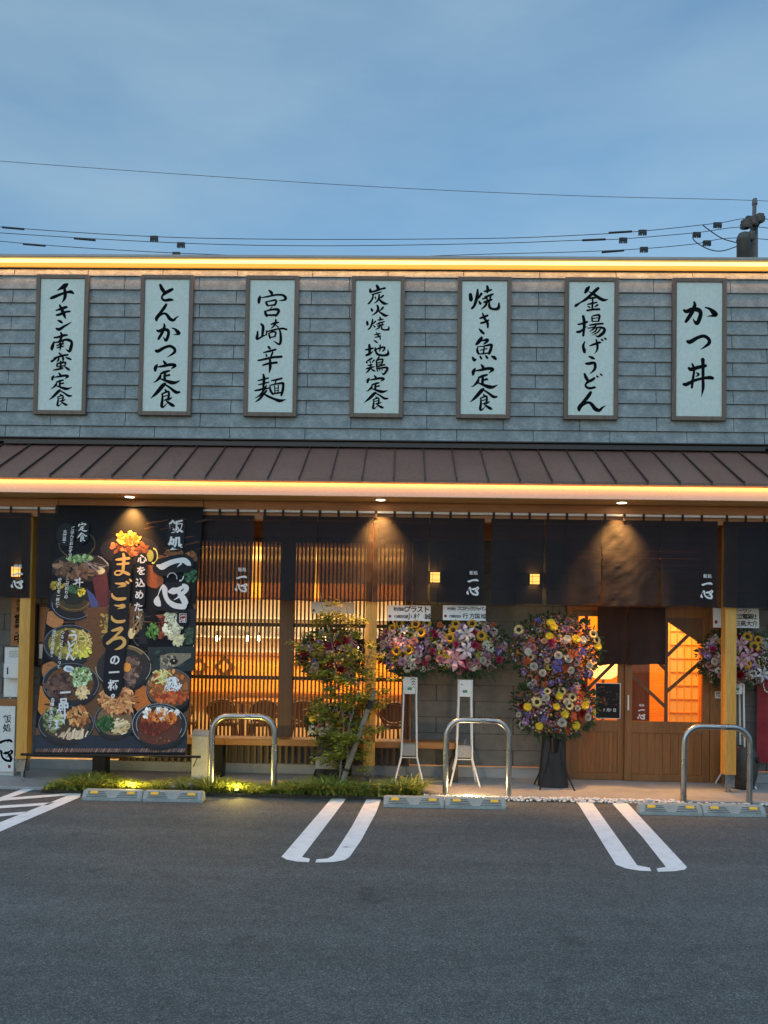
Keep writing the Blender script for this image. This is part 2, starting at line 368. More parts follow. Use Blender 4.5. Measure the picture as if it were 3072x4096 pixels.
G['shoku'] = "520 1755 30,490 1780 46,420 1850 36,356 1902 6;520 1765 20,580 1800 26,640 1840 36,685 1840 22;520 1815 20,535 1835 24;480 1860 16,530 1840 22,560 1840 24,555 1900 24,510 1920 12;505 1882 14,550 1872 14;490 1855 16,488 1920 28,480 1975 32,500 1985 20,545 1945 6;520 1915 10,560 1945 26,600 1968 36,622 1975 20;590 1895 18,555 1920 14"
G['to'] = "460 220 34,485 280 56,520 330 50,540 350 30;640 290 40,590 315 52,530 350 50,490 390 30,490 430 34,530 455 40,600 445 46,650 450 22"
G['hn'] = "550 510 36,520 560 48,460 640 44,410 710 54,405 750 34;410 730 20,460 670 34,520 645 34,560 670 44,600 725 54,650 745 42,690 710 26,728 685 8"
G['ka'] = "410 890 26,440 905 44,500 880 46,560 890 50,580 930 44,560 1010 46,535 1040 40,500 985 5;515 795 20,520 840 40,490 920 44,450 990 42,430 1025 30;625 858 14,670 875 30,710 915 56,730 945 40,645 960 5"
G['tsu'] = "392 1190 40,430 1195 54,520 1145 44,600 1125 44,660 1160 44,665 1210 44,610 1255 26,555 1290 4"
G['miya'] = "510 315 24,545 350 46,555 380 30;385 400 24,370 450 48,365 500 36;390 425 12,480 410 26,600 385 30,700 385 34,745 420 44,735 455 34,640 470 5;465 490 26,485 530 40;465 485 20,540 470 24,605 460 32,610 500 32,585 540 28;490 545 20,590 525 24;560 545 12,530 590 14;450 620 26,465 665 44,480 695 34;455 625 20,540 600 30,620 595 40,650 615 40,625 670 36,600 690 34;490 680 28,600 678 34"
G['zaki'] = "395 805 28,425 850 44,415 960 38,410 985 30;345 915 22,345 960 34,335 1020 44,360 1020 30,420 985 26,470 965 14;475 905 22,470 970 24;535 815 18,590 795 34,645 785 24;605 745 28,605 790 34,575 840 28,535 875 8;615 830 20,640 855 24;475 920 16,540 905 26,640 880 26,710 875 30,765 890 26;505 945 20,515 985 30,525 1020 24;505 945 18,560 925 22,605 930 26,595 985 24;525 1005 18,600 990 20;660 890 24,675 960 34,675 1060 40,655 1105 30,610 1080 22,570 1055 4"
G['shin'] = "495 1135 28,520 1165 40;430 1225 20,510 1205 34,605 1180 30;465 1250 22,475 1280 26;560 1220 26,545 1260 28,530 1290 16;350 1340 26,430 1325 32,560 1295 36,690 1285 36;420 1410 26,500 1385 34,620 1370 36;520 1300 24,525 1400 44,520 1470 34,508 1530 4"
G['men'] = "425 1540 26,435 1600 44,430 1680 40,420 1770 28;350 1635 18,420 1615 28,498 1595 24;355 1695 18,430 1675 28,505 1655 20;305 1780 24,400 1760 34,505 1740 22;470 1700 20,420 1790 32,370 1850 28,302 1890 6;470 1780 30,430 1830 30,370 1900 34,302 1948 5;400 1800 10,480 1855 34,580 1900 36,660 1925 50,748 1905 6;540 1635 20,610 1620 28,690 1600 30;610 1620 24,590 1680 18;520 1700 14,525 1770 34,560 1830 34;530 1700 20,620 1680 24,700 1670 38,710 1700 36,700 1780 40,680 1850 30;585 1710 16,590 1820 18;640 1700 16,635 1820 18;590 1745 12,640 1740 12;590 1780 12,640 1775 12;560 1825 24,680 1805 24"
G['sumi'] = "540 250 36,560 290 50,560 320 40;445 305 30,455 345 52;460 350 24,540 325 34,610 300 28,660 290 34;470 385 18,540 365 26,605 345 20;490 390 24,480 440 28,440 500 28,415 520 20;520 420 20,525 445 20;635 395 26,610 420 28,575 440 12;575 385 24,570 440 30,545 480 24,500 515 5;560 430 10,600 480 34,650 515 40,705 520 6"
G['hi'] = "462 590 26,475 620 40;630 570 34,600 605 24,565 630 8;545 540 26,560 580 38,545 630 34,500 670 20,465 690 5;555 620 12,610 660 34,660 690 40,712 685 5"
G['yaki'] = "330 340 50,340 420 60,345 440 30;435 270 26,430 350 46,410 440 46,385 510 40,350 550 34;490 330 40,460 380 30,440 410 12;450 440 20,475 480 44;570 220 32,580 270 44,570 320 24;530 300 26,590 290 36,635 275 24;535 385 26,590 365 34,655 340 28;560 370 24,575 430 28;625 350 26,610 420 28;505 410 24,560 400 20;525 460 30,590 440 38,640 420 24;570 450 30,545 510 34,485 562 10;600 460 26,605 530 40,660 560 34,730 545 48,740 470 20"
G['hki'] = "465 695 24,520 675 40,580 650 30;475 765 26,530 750 36,592 720 28;505 620 24,530 690 36,575 760 40,580 830 26;455 845 14,490 885 44,525 920 30"
G['ji'] = "375 1190 20,430 1180 34,485 1165 26;430 1115 34,435 1180 44,430 1250 36;385 1270 34,430 1250 38,480 1215 14;500 1195 24,560 1170 26,640 1150 30,645 1180 26,620 1210 22;585 1120 24,585 1170 26,575 1215 12;515 1160 24,525 1220 32,560 1260 36,640 1270 34,695 1250 42,695 1185 8"
G['tori'] = "470 1310 26,430 1335 32,378 1365 8;390 1370 28,400 1385 20;440 1360 22,445 1380 18;500 1335 24,470 1370 18;410 1420 20,470 1405 20;385 1465 22,440 1450 26,500 1435 18;450 1400 26,445 1450 30,410 1500 26,375 1530 6;450 1460 12,480 1485 28,510 1500 20;570 1295 26,545 1325 24;530 1340 22,535 1440 28;535 1345 18,580 1330 22,620 1330 26,610 1390 22;545 1375 14,610 1365 14;545 1400 14,610 1395 14;530 1440 22,590 1420 24,650 1405 22;530 1465 20,620 1450 26,685 1450 32,670 1500 34,630 1545 26,600 1520 5;540 1480 20,545 1505 16;575 1475 16,580 1495 14;610 1470 14,615 1490 12"
G['sakana'] = "495 970 36,470 1010 60,420 1070 40,408 1085 15;500 1020 24,575 1005 44,560 1040 36,520 1070 20;430 1120 20,430 1170 40,450 1215 30;430 1110 16,520 1100 20,610 1080 40,635 1095 40,610 1180 44,595 1215 30;470 1160 16,570 1135 20;530 1100 22,515 1215 26;455 1215 20,590 1200 22;360 1260 26,385 1300 50,415 1290 16;470 1250 30,490 1285 30;550 1240 28,575 1275 34;630 1245 20,670 1265 50,695 1290 36"
G['kama'] = "530 225 30,500 265 60,470 315 36;660 245 46,610 290 50,560 340 44,480 410 44,400 460 24,340 500 44,320 515 24;520 295 10,600 340 40,680 395 50,740 420 44,800 410 8;530 400 20,580 390 34,625 385 22;505 485 22,570 470 30,640 455 22;580 380 20,575 480 30,570 560 26;510 515 22,540 530 22;650 490 30,610 520 20;495 575 30,580 560 32,675 555 34"
G['age'] = "365 780 24,430 765 34,500 740 32;440 655 40,455 740 48,450 850 40,440 945 34;350 890 36,400 880 40,460 830 20,495 800 6;565 665 20,570 730 30;570 655 16,640 640 30,675 650 34,660 730 30;580 690 16,660 680 16;575 735 16,650 730 18;530 790 22,620 775 30,725 765 30;500 830 14,540 830 20,600 815 24;620 790 26,590 840 28,530 885 8;590 835 20,680 820 30,740 840 40,735 890 46,680 940 44,640 955 24,610 925 5;640 830 20,610 880 24,550 910 6;690 835 18,650 890 24,560 940 5"
G['ge'] = "460 1030 20,440 1090 40,450 1160 44,462 1190 30,475 1130 5;530 1090 16,590 1070 34,660 1045 38,695 1040 20;625 1000 22,640 1060 36,640 1140 32,600 1208 5;700 995 24,720 1012 30;745 975 24,768 995 28"
G['u'] = "520 1245 22,565 1265 44,600 1280 24;475 1350 34,520 1350 46,590 1340 46,610 1380 44,595 1440 38,525 1505 5"
G['do'] = "455 1500 34,480 1560 50,510 1610 40;600 1560 34,560 1590 44,500 1620 40,470 1660 30,480 1690 34,530 1710 40,605 1695 34;625 1530 22,650 1545 30;680 1500 22,705 1520 28"
G['don'] = "440 1305 24,455 1340 36,470 1400 34,450 1550 40,435 1660 36;390 1370 40,430 1390 60,530 1360 56,640 1335 50;597 1240 60,600 1330 50,600 1520 44,600 1660 44,575 1795 4;315 1610 44,360 1610 56,470 1555 44,600 1520 40,700 1510 56,745 1520 46;500 1435 14,535 1465 36,490 1500 4"
# the house mark and the banner's title (their own sheets)
G['ichi'] = "140 995 40,220 1020 110,300 980 100,400 935 90,520 905 88,620 905 100,690 960 90,720 985 40;560 960 40,520 1000 20,490 1025 5"
G['kokoro'] = "150 1560 14,180 1470 16,215 1400 36,255 1360 50;150 1570 60,140 1640 120,165 1690 100,190 1715 50;255 1360 46,275 1430 96,285 1530 80,330 1630 80,430 1710 100,540 1735 100,620 1730 110;640 1680 100,610 1600 100,550 1520 90,510 1450 70,490 1410 30;350 1470 50,420 1460 120,500 1440 90,580 1390 60;600 1350 60,650 1390 90,640 1450 80,560 1530 60,500 1580 30,430 1620 5;560 1560 70,620 1660 90"
G['ma'] = "240 182 26,310 175 42,380 165 42,430 160 38;255 250 24,330 245 34,420 235 34;345 95 34,355 160 46,345 260 44,340 340 40,330 375 30,280 405 26,232 400 26,225 370 24,260 345 22,330 355 34,400 385 46,430 400 34"
G['go'] = "230 528 16,290 535 34,350 540 52,360 560 36,262 585 5;180 675 16,195 720 40,250 755 44,330 755 46,375 745 34;385 505 30,415 525 38;435 470 24,455 495 36"
G['ko'] = "220 845 16,280 855 34,340 850 52,350 870 36,258 900 5;175 1000 16,190 1045 40,240 1078 44,320 1080 44,365 1065 32"
G['ro'] = "180 1210 26,240 1195 44,310 1175 48,320 1195 40,250 1270 36,170 1350 46,115 1390 44;170 1355 20,230 1325 36,310 1310 44,360 1350 50,350 1410 50,290 1455 40,215 1480 5"
def char(k): return parse(G[k])
SIGNS = [  # words, (paper corners TL TR BL in the survey sheet), strokes
 ('チキン南蛮定食', (248, 122, 890, 128, 190, 2050), [('chi',), ('ki',), ('n',), ('nan',), ('ban',), ('tei',), ('shoku',)]),
 ('とんかつ定食', (248, 142, 888, 150, 197, 2072), [('to',), ('hn',), ('ka',), ('tsu',), ('tei', 355, 1340, 745, 1655), ('shoku', 318, 1670, 738, 2010)]),
 ('宮崎辛麺', (245, 162, 883, 167, 200, 2092), [('miya',), ('zaki',), ('shin',), ('men',)]),
 ('炭火焼き地鶏定食', (245, 178, 885, 180, 203, 2112), [('sumi',), ('hi',), ('yaki', 400, 712, 712, 900), ('hki', 495, 935, 595, 1085), ('ji',), ('tori',), ('tei', 378, 1562, 692, 1795), ('shoku', 350, 1810, 690, 2042)]),
 ('焼き魚定食', (213, 148, 860, 152, 187, 2090), [('yaki',), ('hki',), ('sakana',), ('tei', 340, 1368, 722, 1692), ('shoku', 325, 1722, 710, 2026)]),
 ('釜揚げうどん', (240, 152, 893, 153, 212, 2105), [('kama',), ('age',), ('ge',), ('u',), ('do',), ('hn', 375, 1765, 755, 2035)]),
 ('かつ丼', (217, 107, 887, 108, 200, 2080), [('ka', 320, 395, 788, 712), ('tsu', 372, 900, 690, 1100), ('don',)]),
]
def house_mark(mb, place, x0, y0, wd, ht, small=True, c=None):
    """the two-character brush mark, with the small two characters above it"""
    if small: htext(mb, '飯処', place, x0+wd*.20, y0-wd*.62, wd*.34, 1.02, .0012, .015, c)
    brush(mb, refit(char('ichi'), x0+wd*.07, y0+ht*.09, x0+wd*.93, y0+ht*.19, wd*.0015), place, .0012, .0001, c)
    brush(mb, refit(char('kokoro'), x0+wd*.06, y0+ht*.50, x0+wd*.93, y0+ht*.95, wd*.0015), place, .0012, .0001, c)
# ------------------------------------------------------------------ ground
W = 9.2                       # front wall plane
g = MB(); g.add([(-60, -25, 0), (60, -25, 0), (60, 80, 0), (-60, 80, 0)], [(0, 1, 2, 3)]); g.build('ground', M['asphalt'], kind='structure')
g = MB(); g.box(-9, 9, 8.12, W+.02, -.05, .03, bev=.008); g.build('walkway', M['slab'], kind='structure')
def flat(name, polys, z=.004):
    b = MB()
    for p in polys: b.add([onz(x, y, z) for x, y in p], [tuple(range(len(p)))[::-1]])
    return b.build(name, M['paint'], kind='structure')
def zz(pts): return [(x*.9259/K, (3000+y*.9259)/K) for x, y in pts]
def zr(pts): return [((1400+x*1.0078)/K, (3000+y*1.0078)/K) for x, y in pts]
# first U: two lines with their ends bent toward each other
flat('road_marking', [zz([(1447, 192), (1508, 193), (1436, 290), (1305, 462), (1338, 469), (1335, 485), (1285, 482), (1240, 474), (1216, 461)]),
                      zz([(1592, 196), (1652, 197), (1625, 270), (1560, 390), (1510, 462), (1490, 475), (1440, 484), (1362, 486), (1368, 472), (1416, 468), (1440, 455), (1520, 330)])])
flat('road_marking', [zr([(900, 205), (960, 206), (1035, 310), (1140, 457), (1190, 467), (1196, 481), (1150, 479), (1095, 470), (1056, 455)]),
                      zr([(1038, 209), (1102, 211), (1190, 306), (1338, 465), (1330, 474), (1290, 481), (1222, 483), (1217, 470), (1254, 464), (1160, 345)])])
flat('road_marking', [zz([(318, 186), (357, 172), (343, 205), (-120, 404), (-120, 362), (0, 312)]), zz([(-160, 282), (0, 205), (92, 170), (146, 170), (0, 222), (-160, 294)][:4]+[(0, 222), (-160, 300)]),
                      zz([(44, 205), (304, 186), (316, 189), (296, 196), (8, 219)]), zz([(-60, 246), (0, 240), (238, 225), (206, 238), (-60, 256)]), zz([(-60, 280), (0, 275), (124, 265), (92, 278), (-60, 293)])])

# ------------------------------------------------------------------ the restaurant
B = thing('restaurant_building', (0, W, 0), 'grey stone-clad restaurant with brown metal awning, wooden posts and glowing windows', 'restaurant')
X0, X1 = -6.6, 6.1
# upper wall: lapped boards, each leaning out at its foot, with real joints between boards
sd_ = MB(); zt = 6.085; rows = [6.0]+[6.0-.1665*i for i in range(1, 13)]
zu = zt
for i, zb in enumerate(rows):
    x = X0-.9+(.44 if i % 2 else 0)+.12*math.sin(i*3.1)
    while x < X1:
        a, b = max(X0, x), min(X1, x+.905)
        if b-a > .02:
            a += .0013; b -= .0013; jit = .0015*math.sin(i*7+x*5)
            o0, o1 = -.003+jit, -.022+jit
            sd_.add([(a, W+o0, zu), (b, W+o0, zu), (b, W+o1, zb+.004), (a, W+o1, zb+.004), (a, W+.03, zb+.004), (b, W+.03, zb+.004), (a, W+.03, zu), (b, W+.03, zu)],
                    [(0, 3, 2, 1), (3, 4, 5, 2), (0, 6, 4, 3), (1, 2, 5, 7), (0, 1, 7, 6)])
        x += .91
    zu = zb
sd_.build('upper_wall', M['siding'], B)
bk = MB(); bk.box(X0+.02, X1-.02, W+.032, W+.2, 2.84, 6.19); bk.box(X0+.02, X0+.2, W+.2, W+7, 0, 6.19); bk.box(X1-.2, X1-.02, W+.2, W+7, 0, 6.19); bk.box(X0+.02, X1-.02, W+7, W+7.2, 0, 6.19)
bk.box(X0+.2, X1-.2, W+.2, W+7, 5.6, 5.7); bk.build('wall_core', M['roof_dark'], B)
cp = MB(); cp.box(X0-.03, X1+.03, W-.10, W+.22, 6.193, 6.232, bev=.006); cp.box(X0-.03, X1+.03, W-.028, W+.20, 6.10, 6.1925); cp.build('parapet_cap', M['cap'], B)
ld = MB(); ld.box(X0, X1, W-.058, W-.030, 6.142, 6.188); ls_ = ld.build('light_strip', M['led'], B)
ld = MB(); ld.box(X0, X1, W-.064, W-.030, 6.098, 6.140); ld.build('glow_lip', M['lipglow'], ls_)  # lip is no lamp; light reflected off it is put in as emission
def area(name, loc, sx, sy, energy, color, rot=(0, 0, 0)):
    l = bpy.data.lights.new(name, 'AREA'); l.shape = 'RECTANGLE'; l.size = sx; l.size_y = sy; l.energy = energy; l.color = color
    o = bpy.data.objects.new(name, l); col.objects.link(o); o.location = loc; o.rotation_euler = rot; return o
area('parapet_led', ((X0+X1)/2, W-.052, 6.095), X1-X0, .02, 14, (1, .44, .14))
# flashing and awning
fl = MB(); fl.box(-5.1, 4.55, W-.10, W-.03, 3.955, 3.985); fl.box(-5.2, 4.65, W-.14, W-.02, 3.99, 4.003); fl.box(-4.75, 4.2, W-.19, W-.10, 3.905, 3.952); fl.build('awning_flashing', M['roof_dark'], B)
TL_, TR_, EL_, ER_ = -4.72, 4.12, -5.75, 5.16; YT, YE, ZT, ZE = W-.12, 8.13, 3.915, 3.342
aw = MB(); th = .012
aw.add([(TL_, YT, ZT), (TR_, YT, ZT), (ER_, YE, ZE), (EL_, YE, ZE), (EL_, W, ZE), (ER_, W, ZE)], [(0, 3, 2, 1), (0, 4, 3), (1, 2, 5)])
aw.box(EL_, ER_, YE-.012, YE+.02, ZE-.030, ZE-.003); aw.box(EL_, EL_+.02, YE+.021, W-.02, ZE-.030, ZE-.003); aw.box(ER_-.02, ER_, YE+.021, W-.02, ZE-.030, ZE-.003)
aw.build('awning_roof', M['roof'], B)
xr = at(1055, 1043, YE).x - 20*.3335
sl = (ZT-ZE)/(YT-YE); nrm = Vector((0, -sl, 1)).normalized()
while xr < ER_:
    if xr > EL_+.05:
        rb = MB(); f = 1.0
        if xr < TL_: f = (xr-EL_)/(TL_-EL_)
        if xr > TR_: f = (ER_-xr)/(ER_-TR_)
        y1 = YE+(YT-YE)*f; z1 = ZE+(ZT-ZE)*f
        for q in (0,):
            h = .021; wv = .0052
            a0 = Vector((xr-wv, YE-.006, ZE)); a1 = Vector((xr+wv, YE-.006, ZE)); b0 = Vector((xr-wv, y1, z1)); b1 = Vector((xr+wv, y1, z1)); up = nrm*h
            rb.add([a0, a1, b1, b0, a0+up, a1+up, b1+up, b0+up], [(4, 5, 6, 7), (0, 1, 5, 4), (0, 4, 7, 3), (1, 2, 6, 5), (3, 7, 6, 2)])
            rb.box(xr-.009, xr+.009, YE-.020, YE-.0065, ZE-.024, ZE+.022)
        rb.build('awning_seam', M['roof_dark'], B)
    xr += .3335
fa = MB(); fa.box(-5.70, 5.11, 8.19, 8.21, 3.172, 3.345); fa.box(-5.70, -5.68, 8.211, W-.02, 3.172, 3.345); fa.box(5.09, 5.11, 8.211, W-.02, 3.172, 3.345); fa.build('eave_fascia', M['fascia'], B)
el = MB(); el.box(-5.6, 5.0, 8.152, 8.166, 3.318, 3.330); el.build('eave_light_strip', M['eaveled'], B)
area('eave_led_light', (-.3, 8.168, 3.316), 10.6, .02, 17, (1, .38, .085), (rad(-12), 0, 0))
so = MB(); so.box(-5.67, 5.08, 8.212, W-.03, 3.176, 3.196); so.build('soffit', M['soffit'], B)
bm = MB(); bm.box(-5.6, 5.0, 8.56, 8.69, 2.965, 3.174, bev=.004); bm.build('beam', M['beam'], B)
for i, (px, zb) in enumerate(((-4.225, .245), (-.335, .245), (3.63, .225))):
    p = MB(); p.box(px-.062, px+.062, 8.572, 8.690, zb, 2.963, bev=.004); po = p.build('post', M['post'], B)
    s = MB(); s.box(px-.052, px+.052, 8.58, 8.682, zb-.14, zb-.002, bev=.003); s.tube([(px, 8.63, .03), (px, 8.63, zb-.141)], .026, 14); s.build('post_shoe', M['steel'], po)
for (px, py) in ((280, 1076), (822, 1083), (1343, 1091)):
    c = at(px, py, 8.385); x = c.x
    r_ = MB(); r_.lathe(x, 8.385, [(.062, 3.1755), (.066, 3.168), (.052, 3.166), (.050, 3.174)], 24); dl = r_.build('downlight', M['white'], B)
    l_ = MB(); l_.lathe(x, 8.385, [(.0005, 3.1695), (.050, 3.1695)], 24); l_.build('lamp_lens', M['lampdisc'], dl)
    ls = bpy.data.lights.new('downlight_beam', 'SPOT'); lo = bpy.data.objects.new('downlight_beam', ls); col.objects.link(lo)
    lo.location = (x, 8.385, 3.16); lo.rotation_euler = (rad(10), 0, 0); ls.energy = 95 if px < 500 else 210; ls.color = (1, .47, .115); ls.spot_size = rad(82); ls.spot_blend = 1.0; ls.shadow_soft_size = .03
# lower wall: stone blocks left of the windows, between window and door, right of the door
def blocks(name, a, b, z0, z1, off=0.0):
    m_ = MB(); z = z0; i = 0
    while z < z1-.01:
        zb = min(z1, z+.19); x = a-.9+(.45 if i % 2 else 0)+off
        while x < b:
            p, q = max(a, x)+.0025, min(b, x+.905)-.0025
            if q-p > .02: m_.box(p, q, W-.02, W+.028, z+.002, zb-.002, bev=.003)
            x += .91
        z = zb; i += 1
    k = MB(); k.box(a+.004, b-.004, W-.012, W+.031, z0+.004, z1-.004); bo = m_.build(name, M['siding_low'], B); k.build('mortar', M['roof_dark'], bo)
blocks('lower_wall', X0, -3.32, .17, 2.84); blocks('lower_wall', .125, 1.955, .17, 2.84, .3); blocks('lower_wall', 3.80, X1, .17, 2.84, .5)
for a, b in ((X0, 1.955), (3.80, X1)): pl = MB(); pl.box(a, b, W-.012, W+.10, .031, .150, bev=.004); pl.build('plinth', M['plinth'], B)
for a, b in ((.13, 1.95), (3.81, X1)): tr_ = MB(); tr_.box(a, b, W-.030, W-.013, .152, .166); tr_.build('water_drip_trim', M['cap'], B)
hd = MB(); hd.box(-3.32, .125, W-.05, W+.03, 2.842, 3.17); hd.box(.126, 1.955, W-.03, W+.03, 2.842, 3.17); hd.box(1.956, 3.80, W-.06, W+.03, 2.74, 3.17); hd.box(1.956, 3.80, W-.06, W+.03, 2.09, 2.50); hd.box(1.956, 2.06, W-.06, W+.03, 2.501, 2.739); hd.box(3.52, 3.80, W-.06, W+.03, 2.501, 2.739)
for a, b in ((2.660, 2.732), (2.580, 2.652), (2.506, 2.574)): hd.box(2.061, 3.519, W-.05, W+.02, a, b)
hd.build('lintel', M['beam'], B)
# lattice window in two bays
def bay(a, b):
    wf = MB(); zb, zt2 = .40, 2.838
    wf.box(a, a+.05, W-.03, W+.06, zb, zt2, bev=.003); wf.box(b-.05, b, W-.03, W+.06, zb, zt2, bev=.003); wf.box(a+.051, b-.051, W-.03, W+.06, zt2-.05, zt2); wf.box(a+.051, b-.051, W-.03, W+.06, zb, zb+.03)
    f = wf.build('window_frame', M['slat'], B)
    gl_ = MB(); gl_.add([(a+.04, W+.03, zb), (b-.04, W+.03, zb), (b-.04, W+.03, zt2-.03), (a+.04, W+.03, zt2-.03)], [(0, 1, 2, 3)]); gl_.build('window_pane', M['glass'], f)
    for q in (a+.052, b-.085):
        st = MB(); st.box(q, q+.033, W+.015, W+.028, zb+.031, zt2-.051); st.build('window_sash', M['cap'], f)
    la = MB(); n = int((b-a-.10)/.0455); pit = (b-a-.10)/n
    for i in range(n):
        x = a+.05+pit*(i+.5); la.box(x-.0095, x+.0095, W-.085, W-.050, .42, 2.838)
    for z in (1.17, 1.80): la.box(a+.02, b-.02, W-.049, W-.031, z-.022, z+.022)
    la.build('lattice', M['slat'], f)
bay(-3.30, -1.36); bay(-1.36+.002, .10)
for a, b, y0_, y1_, z_ in ((-1.43, -1.27, W-.11, W-.087, .40), (.10, .124, W-.09, W+.05, .16), (-3.32, -3.301, W-.09, W+.05, .16)):
    mu = MB(); mu.box(a, b, y0_, y1_, z_, 2.838, bev=.003); mu.build('window_mullion', M['slat'], B)
lo_ = MB()
x = -3.28
while x < .08: lo_.box(x-.012, x+.012, W-.07, W-.035, .155, .398); x += .075
lo_.build('under_lattice', M['slat'], B)
ub = MB(); ub.box(-3.30, .10, W+.02, W+.03, .150, .398); ub.build('under_panel', M['siding_low'], B)
# sliding doors
df = MB(); df.box(1.957, 2.02, W-.05, W+.06, .031, 2.088, bev=.004); df.box(3.64, 3.798, W-.05, W+.06, .031, 2.088, bev=.004); df.box(2.021, 3.639, W-.05, W+.06, 2.04, 2.088); df.build('door_frame', M['door'], B)
def door(a, b, y, ybr):
    d = MB(); z0, z1 = .035, 2.038; s = .085
    d.box(a, a+s, y-.018, y+.018, z0, z1, bev=.003); d.box(b-s, b, y-.018, y+.018, z0, z1, bev=.003)
    d.box(a+s, b-s, y-.018, y+.018, z0, .115); d.box(a+s, b-s, y-.018, y+.018, .60, .735); d.box(a+s, b-s, y-.018, y+.018, 1.96, z1)
    o = d.build('door', M['door'], B)
    p = MB(); n = 9; wd = (b-a-2*s)/n
    for i in range(n): p.box(a+s+i*wd+.002, a+s+(i+1)*wd-.002, y-.008, y+.008, .117, .598, bev=.002)
    p.build('door_panel', M['door'], o)
    gg = MB(); gg.add([(a+s, y+.004, .735), (b-s, y+.004, .735), (b-s, y+.004, 1.96), (a+s, y+.004, 1.96)], [(0, 1, 2, 3)]); gg.build('door_glass', M['glass'], o)
    br = MB(); cx = ybr; q = .019
    br.box(cx-q, cx+q, y-.014, y-.002, .736, 1.959)
    def strut(xa, za, xb, zb_):
        v_ = Vector((xb-xa, 0, zb_-za)).normalized(); n_ = Vector((-v_.z, 0, v_.x))*q
        A = Vector((xa, 0, za)); Bv = Vector((xb, 0, zb_)); vs = []
        for yy in (y-.0135, y-.0025):
            for pt in (A+n_, A-n_, Bv-n_, Bv+n_): vs.append((pt.x, yy, pt.z))
        br.add(vs, [(0, 1, 2, 3), (7, 6, 5, 4), (0, 4, 5, 1), (1, 5, 6, 2), (2, 6, 7, 3), (3, 7, 4, 0)])
    return o, br, strut, cx, a+s, b-s
o, br, strut, cx, xa, xb = door(2.645, 3.634, W-.022, 3.128)
strut(cx, 1.08, xb, 1.46); strut(cx, 1.50, xb-.06, 1.86); strut(cx, .90, xa, 1.27); strut(cx, 1.34, xa+.02, 1.72); br.build('door_lattice', M['slat'], o)
cpn = MB(); cpn.add([(3.06, W-.034, 1.9595), (xb, W-.034, 1.9595), (xb, W-.034, 1.64), (3.06, W-.029, 1.9595), (xb, W-.029, 1.9595), (xb, W-.029, 1.64)], [(0, 2, 1), (3, 4, 5), (0, 1, 4, 3), (1, 2, 5, 4), (2, 0, 3, 5)]); cpn.build('corner_panel', M['slat'], o)
hm = MB(); house_mark(hm, lambda x_, y_, off: (2.80+x_, W-.0195-off, .88-y_), 0.0, 0.0, .09, .126, True); hm.build('door_lettering', M['white_print'], o)
hn_ = MB(); hn_.box(2.672, 2.690, W-.062, W-.042, .86, 1.04, bev=.004); hn_.build('door_handle', M['white'], o)
stk = MB(); stk.box(3.690, 3.755, W-.0545, W-.0505, 1.02, 1.10, bev=.001); sk = stk.build('notice_sticker', M['white'], B)
sl_ = MB(); htext(sl_, '禁煙', lambda x_, y_, off: (3.699+x_, W-.0545-off, 1.09-y_), 0, 0, .024, 1.0, .0006, .02); htext(sl_, '喫煙', lambda x_, y_, off: (3.699+x_, W-.0545-off, 1.058-y_), 0, 0, .024, 1.0, .0006, .02); sl_.build('sticker_lettering', M['ink'], sk)
o, br, strut, cx, xa, xb = door(2.022, 2.66, W+.022, 2.20)
strut(cx, 1.08, xb, 1.46); strut(cx, 1.50, xb, 1.86); br.build('door_lattice', M['slat'], o)
# interior shell
it = MB(); YB = 15.6
it.add([(X0+.2, W+.06, .03), (X1-.2, W+.06, .03), (X1-.2, YB, .03), (X0+.2, YB, .03)], [(0, 1, 2, 3)]); it.build('interior_floor', M['int_floor'], B)
it = MB(); it.box(X0+.2, X1-.2, W+.21, YB, 2.80, 2.83); it.build('interior_ceiling', M['int_ceiling'], B)
it = MB(); it.box(X0+.2, X1-.2, YB, YB+.1, .03, 2.8); it.box(X0+.2, X0+.3, W+.21, YB, .03, 2.8); it.build('interior_wall', M['int_wall'], B)
it = MB(); it.box(1.88, 1.98, W+.21, 12.2, .03, 2.8); it.box(1.98, 4.6, 11.0, 11.1, .03, 2.8); it.box(4.5, 4.6, W+.21, 10.99, .03, 2.8); it.build('entrance_wall', M['int_orange'], B)
a, b = at(1347, 1500, 10.0), at(1402, 1500, 10.0)
it = MB(); it.box(a.x, b.x, 9.98, 10.06, .032, 2.79); it.build('entrance_partition', M['slat'], B)
from mathutils import noise as mnoise
